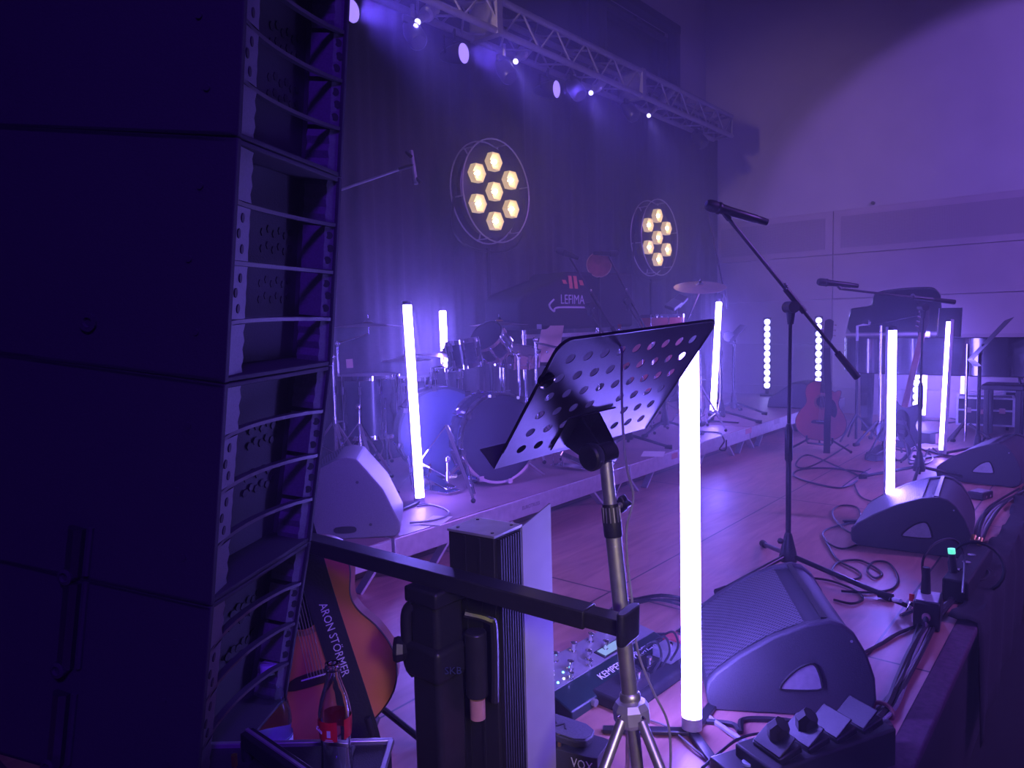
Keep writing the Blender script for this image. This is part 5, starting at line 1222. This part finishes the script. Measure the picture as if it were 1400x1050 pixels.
# board with small gear behind the controller
def board():
    p = onz(925, 925); x = V((.87, -.5, 0)).normalized(); x = (onz(905, 905) - onz(785, 985)); x.z = 0; x.normalize(); T = frame(onz(868, 968), x, (-x.y, x.x, 0))
    t = thing('pedalboard', 'dark low board crowded with small units and looped leads beside the floor controller', 'pedalboard', T.translation)
    MB(T).box((.17, .05, .02), (.46, .14, .04)).build('board', BLKF, t, bevel=.01)
    for k, (a, b, s, m) in enumerate(((.05, .03, (.07, .06, .035), BLKM), (.16, .06, (.08, .06, .03), BLKG), (.27, .05, (.08, .07, .04), pm('grey_unit', (.2, .2, .22), .4)), (.36, .07, (.07, .07, .035), pm('dark_red_unit', (.4, .03, .05), .4)))):
        u = MB(T); u.box((a, b, .04 + s[2] / 2), s); un = u.build('unit', m, t, bevel=.004)
        q = MB(T); q.cyl((a, b - .01, .04 + s[2]), (a, b - .01, .052 + s[2]), .009, n=12); q.build('knob', CHR, un)
    q = MB(T); 
    for k in range(3): q.tube([(.1 + .05 * k, .0, .07), (.13 + .05 * k, -.01, .11), (.19 + .05 * k, .04, .12), (.22 + .05 * k, .09, .09), (.18 + .05 * k, .1, .07)], .004, 6, smooth=5)
    q.build('patch_lead', CBL, t)
board()
# ================================================================ mains distribution and stage boxes along the edge
def power():
    a, c = onz(1010, 1062), onz(1170, 1006); x = (c - a); x.z = 0; L = .40; x.normalize(); T = frame(onz(1030, 1090), x, (-x.y, x.x, 0))
    t = thing('power_distributor', 'black power distribution box with hinged socket covers beside the nearest wedge monitor', 'power box', T.translation)
    MB(T).box((L / 2, .0, .05), (L, .13, .1)).build('housing', RUB, t, bevel=.006)
    for k in range(4):
        X = .07 + k * .09
        MB(T @ MX.Translation((X, -.005, .1)) @ MX.Rotation(R_(-14), 4, 'Y')).box((0, 0, .01), (.07, .09, .02)).build('socket', BLK, t, bevel=.004)
        cv = MB(T @ MX.Translation((X - .035, -.005, .112)) @ MX.Rotation(R_(-35), 4, 'Y')); cv.box((.03, 0, 0), (.062, .085, .005)); cv.build('socket_cover', BLK, t, bevel=.002)
    for k in (0, 1):
        X = .075 + k * .09; MB(T).tube([(X, 0, .11), (X, 0, .15), (X + .005, -.01, .165)], [.024, .026, .02], 8).build('plug', RUB, t)
    MB(T).cyl((L, .01, .05), (L + .06, .01, .05), .022, n=14).build('inlet', BLK, t)
    T2 = frame(onz(1008, 1088), x, (-x.y, x.x, 0)); s = thing('switch_box', 'small black box with a pale switch in front of the power distribution box', 'power box', T2.translation)
    MB(T2).box((.02, .02, .035), (.1, .09, .07)).build('housing', BLK, s, bevel=.005); MB(T2).cyl((.03, .0, .07), (.03, .0, .076), .012, n=14).build('switch', pm('pale_switch', (.4, .5, .6), .4), s)
power()
def dibox():
    p = onz(1266, 862); t = thing('connector_box', 'small black connector box with a tall plug, amid the tangle beside the second wedge monitor', 'connector box', p)
    T = frame(p, (.95, .1, 0), (-.1, .95, 0)); MB(T).box((.07, 0, .05), (.14, .085, .1)).build('housing', BLKM, t, bevel=.006)
    MB(T).box((.07, 0, .102), (.11, .07, .004)).build('face_plate', GRYP, t, bevel=.001)
    MB(T).cyl((.1, .01, .1), (.1, .01, .2), .017, .013, n=14).build('tall_plug', RUB, t)
    MB(T).cyl((-.0, -.0, .05), (-.012, -.0, .05), .014, n=14).build('socket', PINK, t); MB(T).cyl((-.012, 0, .05), (-.06, 0, .045), .010, n=12).build('silver_plug', CHR, t)
    p = onz(1305, 824); b = thing('stage_box', 'long low black multicore box with a green-ringed plug at the stage edge', 'stage box', p); T = frame(p, (.99, -.02, 0), (.02, .99, 0))
    MB(T).box((.3, 0, .045), (.6, .09, .09)).build('housing', RUB, b, bevel=.008)
    for k in range(3): MB(T).cyl((.12 + .12 * k, -.0, .09), (.12 + .12 * k, -.0, .1), .016, n=14).build('socket', CHR, b)
    MB(T).cyl((.1, .02, .09), (.1, .03, .165), .013, n=12).build('plug', BLK, b); MB(T).cyl((.1, .03, .165), (.1, .032, .185), .0135, n=12).build('green_ring', LEDG, b)
    for a, bb in ((.55, .0), (.58, .03)): MB(T).cyl((a, bb, .1), (a + .03, bb, .115), .012, n=10).build('gold_plug', BRASS, b)
    q = onz(1245, 842); w = thing('plug_cluster', 'loose cluster of white-red cable plugs lying left of the connector box', 'plugs', q)
    for k in range(6):
        a = k * 1.1; c = q + V((.03 * math.cos(a), .04 * math.sin(a) + .01, .02 + .018 * (k % 3))); d = V((math.cos(a * 1.7), math.sin(a * 1.7), .3)) * .03
        MB().cyl(c - d, c + d, .009, .007, n=10).build('plug', (CHR, BLK, WHT)[k % 3], w)
    MB().cyl(q + V((.01, .0, .055)), q + V((.015, .0, .08)), .009, n=10).build('red_cap', REDL, w)
dibox()
# ================================================================ cables
def cable(label, pts, r=.0045, z=.006, mat=None, zs=None, k=7, name='cable'):
    P_ = []
    for i, q in enumerate(pts):
        if len(q) == 3: P_.append(onz(q[0], q[1], q[2]))
        else: P_.append(onz(q[0], q[1], z + .0015 * (i % 3)))
    o = MB().tube(P_, r, 6, smooth=k).build(name, mat or CBL, origin=(P_[0].x, P_[0].y, 0)); tag(o, label, 'cable'); return o
def coil(label, px, py, rx, ry, n, r=.0045, z=.006, tail=()):
    c = onz(px, py); P_ = []; random.seed(int(px))
    for i in range(n * 12):
        a = 2 * PI * i / 12; k = 1 + .16 * math.sin(i * .37 + px) + .05 * random.random(); P_.append(V((c.x + math.cos(a) * rx * k + .02 * math.sin(i * .21), c.y + math.sin(a) * ry * k, z + .004 * (i / 12) + .003 * (i % 2))))
    for q in tail: P_.append(onz(q[0], q[1], z))
    o = MB().tube(P_, r, 6, smooth=3).build('cable', CBL, origin=(c.x, c.y, 0)); tag(o, label, 'cable')
coil('black cable coiled on the floor behind the widest glowing tube', 895, 848, .2, .15, 4, .005, tail=((945, 835), (1010, 822)))
cable('black cable running under the crossbar stand to the cable coil', [(735, 905), (775, 890), (820, 872), (860, 860)], .006)
cable('looped black cable lying in front of the reddish acoustic guitar', [(1160, 608), (1128, 628), (1100, 640), (1088, 634), (1105, 622), (1150, 640), (1180, 652), (1182, 646), (1130, 640), (1095, 642), (1085, 650), (1110, 660), (1150, 667), (1172, 657)], .0065)
cable('bright metal plug lead lying below the looped cable', [(1150, 667), (1165, 656), (1178, 648), (1190, 641)], .006, mat=CHR, name='plug_lead')
cable('black cable curving from the looped cable to the second mic stand', [(1168, 662), (1176, 678), (1195, 686), (1230, 690)], .005)
cable('thin black cable looping twice in front of the nose of the second wedge monitor', [(1172, 745), (1150, 750), (1130, 740), (1128, 725), (1165, 715), (1185, 720), (1176, 733), (1150, 720), (1138, 700), (1150, 691), (1172, 694), (1176, 712), (1165, 722)], .005)
cable('thin black cable snaking over the floor below the second wedge monitor', [(1130, 742), (1145, 765), (1172, 780), (1175, 790), (1150, 792), (1138, 780), (1148, 768), (1175, 766), (1195, 775), (1206, 785), (1196, 790), (1186, 780), (1195, 768), (1215, 770), (1228, 790), (1220, 805), (1190, 810), (1150, 808)], .005)
cable('black cable under the foot of the nearest mic stand', [(1060, 800), (1085, 790), (1130, 793), (1165, 805), (1180, 818), (1165, 825), (1140, 820)], .005)
cable('black cable running from behind the nearest wedge monitor up to the connector box', [(1180, 893), (1205, 880), (1230, 865), (1262, 853)], .0065)
cable('black cable looping between the nearest wedge monitor and the power box', [(950, 985), (1000, 990), (1012, 1000), (1015, 985), (1045, 983), (1090, 988), (1120, 1003), (1130, 1015)], .0085)
cable('pale cable pair running from the widest tube towards the power box', [(962, 975), (985, 992), (1015, 1012), (1040, 1020)], .008, mat=CBLG)
cable('thin black lead looping in front of the power box', [(960, 1050), (985, 1028), (1010, 1010), (1040, 1003), (1070, 1010)], .004, z=.02)
cable('thin lead crossing the floor by the foot of the widest tube', [(890, 985), (915, 995), (945, 1020), (975, 1045)], .003, mat=CBLG)
# bundle along the stage edge, each lead its own thing
lab = ['thickest black cable of the bundle along the stage edge', 'pale thin cable of the bundle along the stage edge', 'black cable lying innermost in the bundle along the stage edge', 'pale cable twisting over the bundle along the stage edge', 'black cable lying outermost in the bundle along the stage edge']
base = [(1140, 1022), (1178, 998), (1210, 968), (1232, 930), (1250, 890), (1268, 850), (1300, 812), (1322, 780), (1335, 745), (1345, 712), (1362, 690), (1400, 668)]
for k, (off, r, m) in enumerate(((0, .011, CBL), (5, .005, CBLG), (-8, .007, CBL), (9, .0055, CBLG), (13, .007, CBL))):
    pts = [(x + off * (1 - .5 * i / 11) + 5 * math.sin(i * 1.3 + k * 1.9), y + 3 * math.cos(i * 1.1 + k), .011 + .004 * ((i + k) % 3)) for i, (x, y) in enumerate(base)]
    cable(lab[k], pts, r, mat=m)
for px, py, l in ((1208, 972, 'tan tape band round the cable bundle beside the nearest wedge monitor'),):
    q = onz(px, py, .014); tag(MB().tube([q + V((.028 * math.cos(a) * .3, .028 * math.cos(a), .022 * math.sin(a))) for a in [2 * PI * i / 14 for i in range(14)]], .006, 6, True).build('tape_band', pm('tan_tape', (.3, .14, .1), .6), origin=q), l, 'tape')
coil('black cable loop standing behind the stage box at the stage edge', 1330, 790, .11, .06, 3, .007)
pts = [onz(1253, 838, .03), onz(1262, 800, .05), dep(1262, 765, 2.9), dep(1280, 742, 2.95), dep(1305, 738, 3.0), dep(1318, 760, 3.02), onz(1316, 812, .16)]
tag(MB().tube(pts, .005, 6, smooth=7).build('cable', CBL, origin=pts[0]), 'black cable arching up from the plug cluster in front of the second wedge monitor', 'cable')
c = dep(1335, 775, 2.98); tag(MB(zframe(c, EYE - c)).tube([(math.cos(a) * .095, math.sin(a) * .1, .004 * math.sin(3 * a)) for a in [2 * PI * i / 20 for i in range(20)]], .008, 6, True).build('cable', CBL, origin=(c.x, c.y, 0)), 'upright round cable loop at the stage edge beside the green-ringed plug', 'cable')
cable('black cable draped over the riser edge beside the widest tube', [(960, 590, PZ + .006), (985, 592, PZ + .006), (988, 597, PZ + .008), (990, 604, PZ - .02), (984, 614, PZ - .09), (992, 615, PZ - .09), (993, 602, PZ + .0)], .006)
cable('pale cable looped on the riser beside the grey wedge speaker', [(560, 715, PZ + .006), (590, 712, PZ + .006), (610, 706, PZ + .006), (612, 698, PZ + .006), (590, 690, PZ + .006), (570, 692, PZ + .006)], .005, mat=CBLG)
cable('tangled black leads on the floor in front of the electric guitar', [(1232, 632), (1240, 620), (1252, 616), (1262, 622), (1255, 630), (1243, 633), (1250, 612), (1268, 618), (1275, 628), (1262, 634), (1272, 612), (1285, 622)], .007)
cable('dark cable hanging from the electric guitar to the floor', [(1236, 600, .35), (1240, 618, .1), (1243, 628, .02), (1252, 630, .01)], .006)
cable('leads bunched at the foot of the far music stand', [(1338, 612), (1348, 598), (1358, 602), (1352, 612), (1342, 606), (1350, 596), (1362, 608)], .008)
# cloth draped over the stage edge
def drape():
    vs = []; fs = []; nx, nv = 60, 8
    for i in range(nx + 1):
        x = 3.0 + 3.8 * i / nx
        for j in range(nv + 1):
            s = j / nv; w = .004 + .022 * (math.sin(x * 5.1) * .5 + .5) + .006 * math.sin(x * 17)
            if s < .4: y = .43 + w * (1 - s / .4) - .075 * (s / .4); z = .007 + .015 * abs(math.sin(x * 11 + j * 1.3)) * (1 - s) + .006 * math.sin(x * 23 + j)
            else: y = .352 - .01 * math.sin(x * 14 + s * 3); z = .006 - .45 * (s - .4) / .6
            vs.append((x, y, z))
    for i in range(nx):
        for j in range(nv): q = i * (nv + 1) + j; fs.append((q, q + 1, q + nv + 2, q + nv + 1))
    o = MB().add(vs, fs).build('edge_cloth', BLKF, origin=(4.7, .4, 0), ang=80); so = o.modifiers.new('thickness', 'SOLIDIFY'); so.thickness = .003; so.offset = 1
    tag(o, 'dark rumpled cloth strip draped over the front edge of the stage', 'cloth')
drape()
# ================================================================ light and haze
W = bpy.data.worlds.new('hall_air'); S.world = W; W.use_nodes = True
wn = W.node_tree; wn.nodes['Background'].inputs['Strength'].default_value = 0
vs_ = wn.nodes.new('ShaderNodeVolumeScatter'); vs_.inputs['Density'].default_value = .085; vs_.inputs['Anisotropy'].default_value = .6; vs_.inputs['Color'].default_value = (.9, .9, .95, 1)
gp = wn.nodes.new('ShaderNodeNewGeometry'); sx_ = wn.nodes.new('ShaderNodeSeparateXYZ'); wn.links.new(gp.outputs['Position'], sx_.inputs[0])
mr_ = wn.nodes.new('ShaderNodeMapRange'); mr_.interpolation_type = 'SMOOTHSTEP'
mr_.inputs['From Min'].default_value = 1.0; mr_.inputs['From Max'].default_value = 3.2; mr_.inputs['To Min'].default_value = .016; mr_.inputs['To Max'].default_value = .085
ma_ = wn.nodes.new('ShaderNodeMath'); ma_.operation = 'MULTIPLY_ADD'; ma_.inputs[1].default_value = .22
wn.links.new(sx_.outputs[0], ma_.inputs[0]); wn.links.new(sx_.outputs[1], ma_.inputs[2]); wn.links.new(ma_.outputs[0], mr_.inputs['Value']); wn.links.new(mr_.outputs[0], vs_.inputs['Density'])
wn.links.new(vs_.outputs[0], wn.nodes['World Output'].inputs['Volume'])
def spot(name, loc, tgt, col, power, angle, blend=.3, size=.1):
    l = bpy.data.lights.new(name, 'SPOT'); l.color = col; l.energy = power; l.spot_size = R_(angle); l.spot_blend = blend; l.shadow_soft_size = size
    o = bpy.data.objects.new(name, l); COL.objects.link(o); o.location = V(loc)
    o.rotation_euler = (V(tgt) - V(loc)).to_track_quat('-Z', 'Y').to_euler(); return o
spot('house_wash_spot', (1.2, -5.5, 5.0), (9.1, .98, 2.6), (.28, .145, 1.), 3700, 20, .3, .05)
spot('front_of_house_spot', (6.5, -6., 5.2), (4.6, 2., .2), (.36, .13, 1.), 2700, 42, .7, .07)
spot('side_hall_spot', (1.7, 3.1, 3.25), (9.1, 3.2, 2.9), (1., .66, .85), 300, 32, 1., .14)
spot('hall_lamp', (-.6, -1.7, 1.75), (1.2, .73, .42), (1., .8, .5), 180, 19, .7, .2)
spot('added_navy_fill', (-2.5, -4.5, 5.6), (.6, 1.2, .6), (.13, .012, 1.), 1900, 34, .9, .6)  # added unseen blue fill that lifts the nearby blacks to navy
for p_, n_ in ((ony(480, 15, 3.55), 'par_beam_a'), (ony(633, 73, 3.55), 'par_beam_b'), (ony(760, 122, 3.55), 'par_beam_c')):
    spot(n_, p_ + V((.02, -.06, -.01)), p_ + V((.15, -1, -.35)), (.13, .07, 1.), 110, 75, .9, .06)
for i_, (px_, py_, qx_, qy_) in enumerate(((571, 30, 592, 12), (705, 84, 720, 66), (808, 127, 822, 112), (887, 158, 917, 124))):
    p_, q_ = ony(px_, py_, 3.58), ony(qx_, qy_, 3.66); u_ = (p_ - q_).normalized()
    spot('slim_beam', p_ + u_ * .03, p_ + V((-.35, -.6, -1)), (.24, .17, 1.), 45, 40, .8, .02)
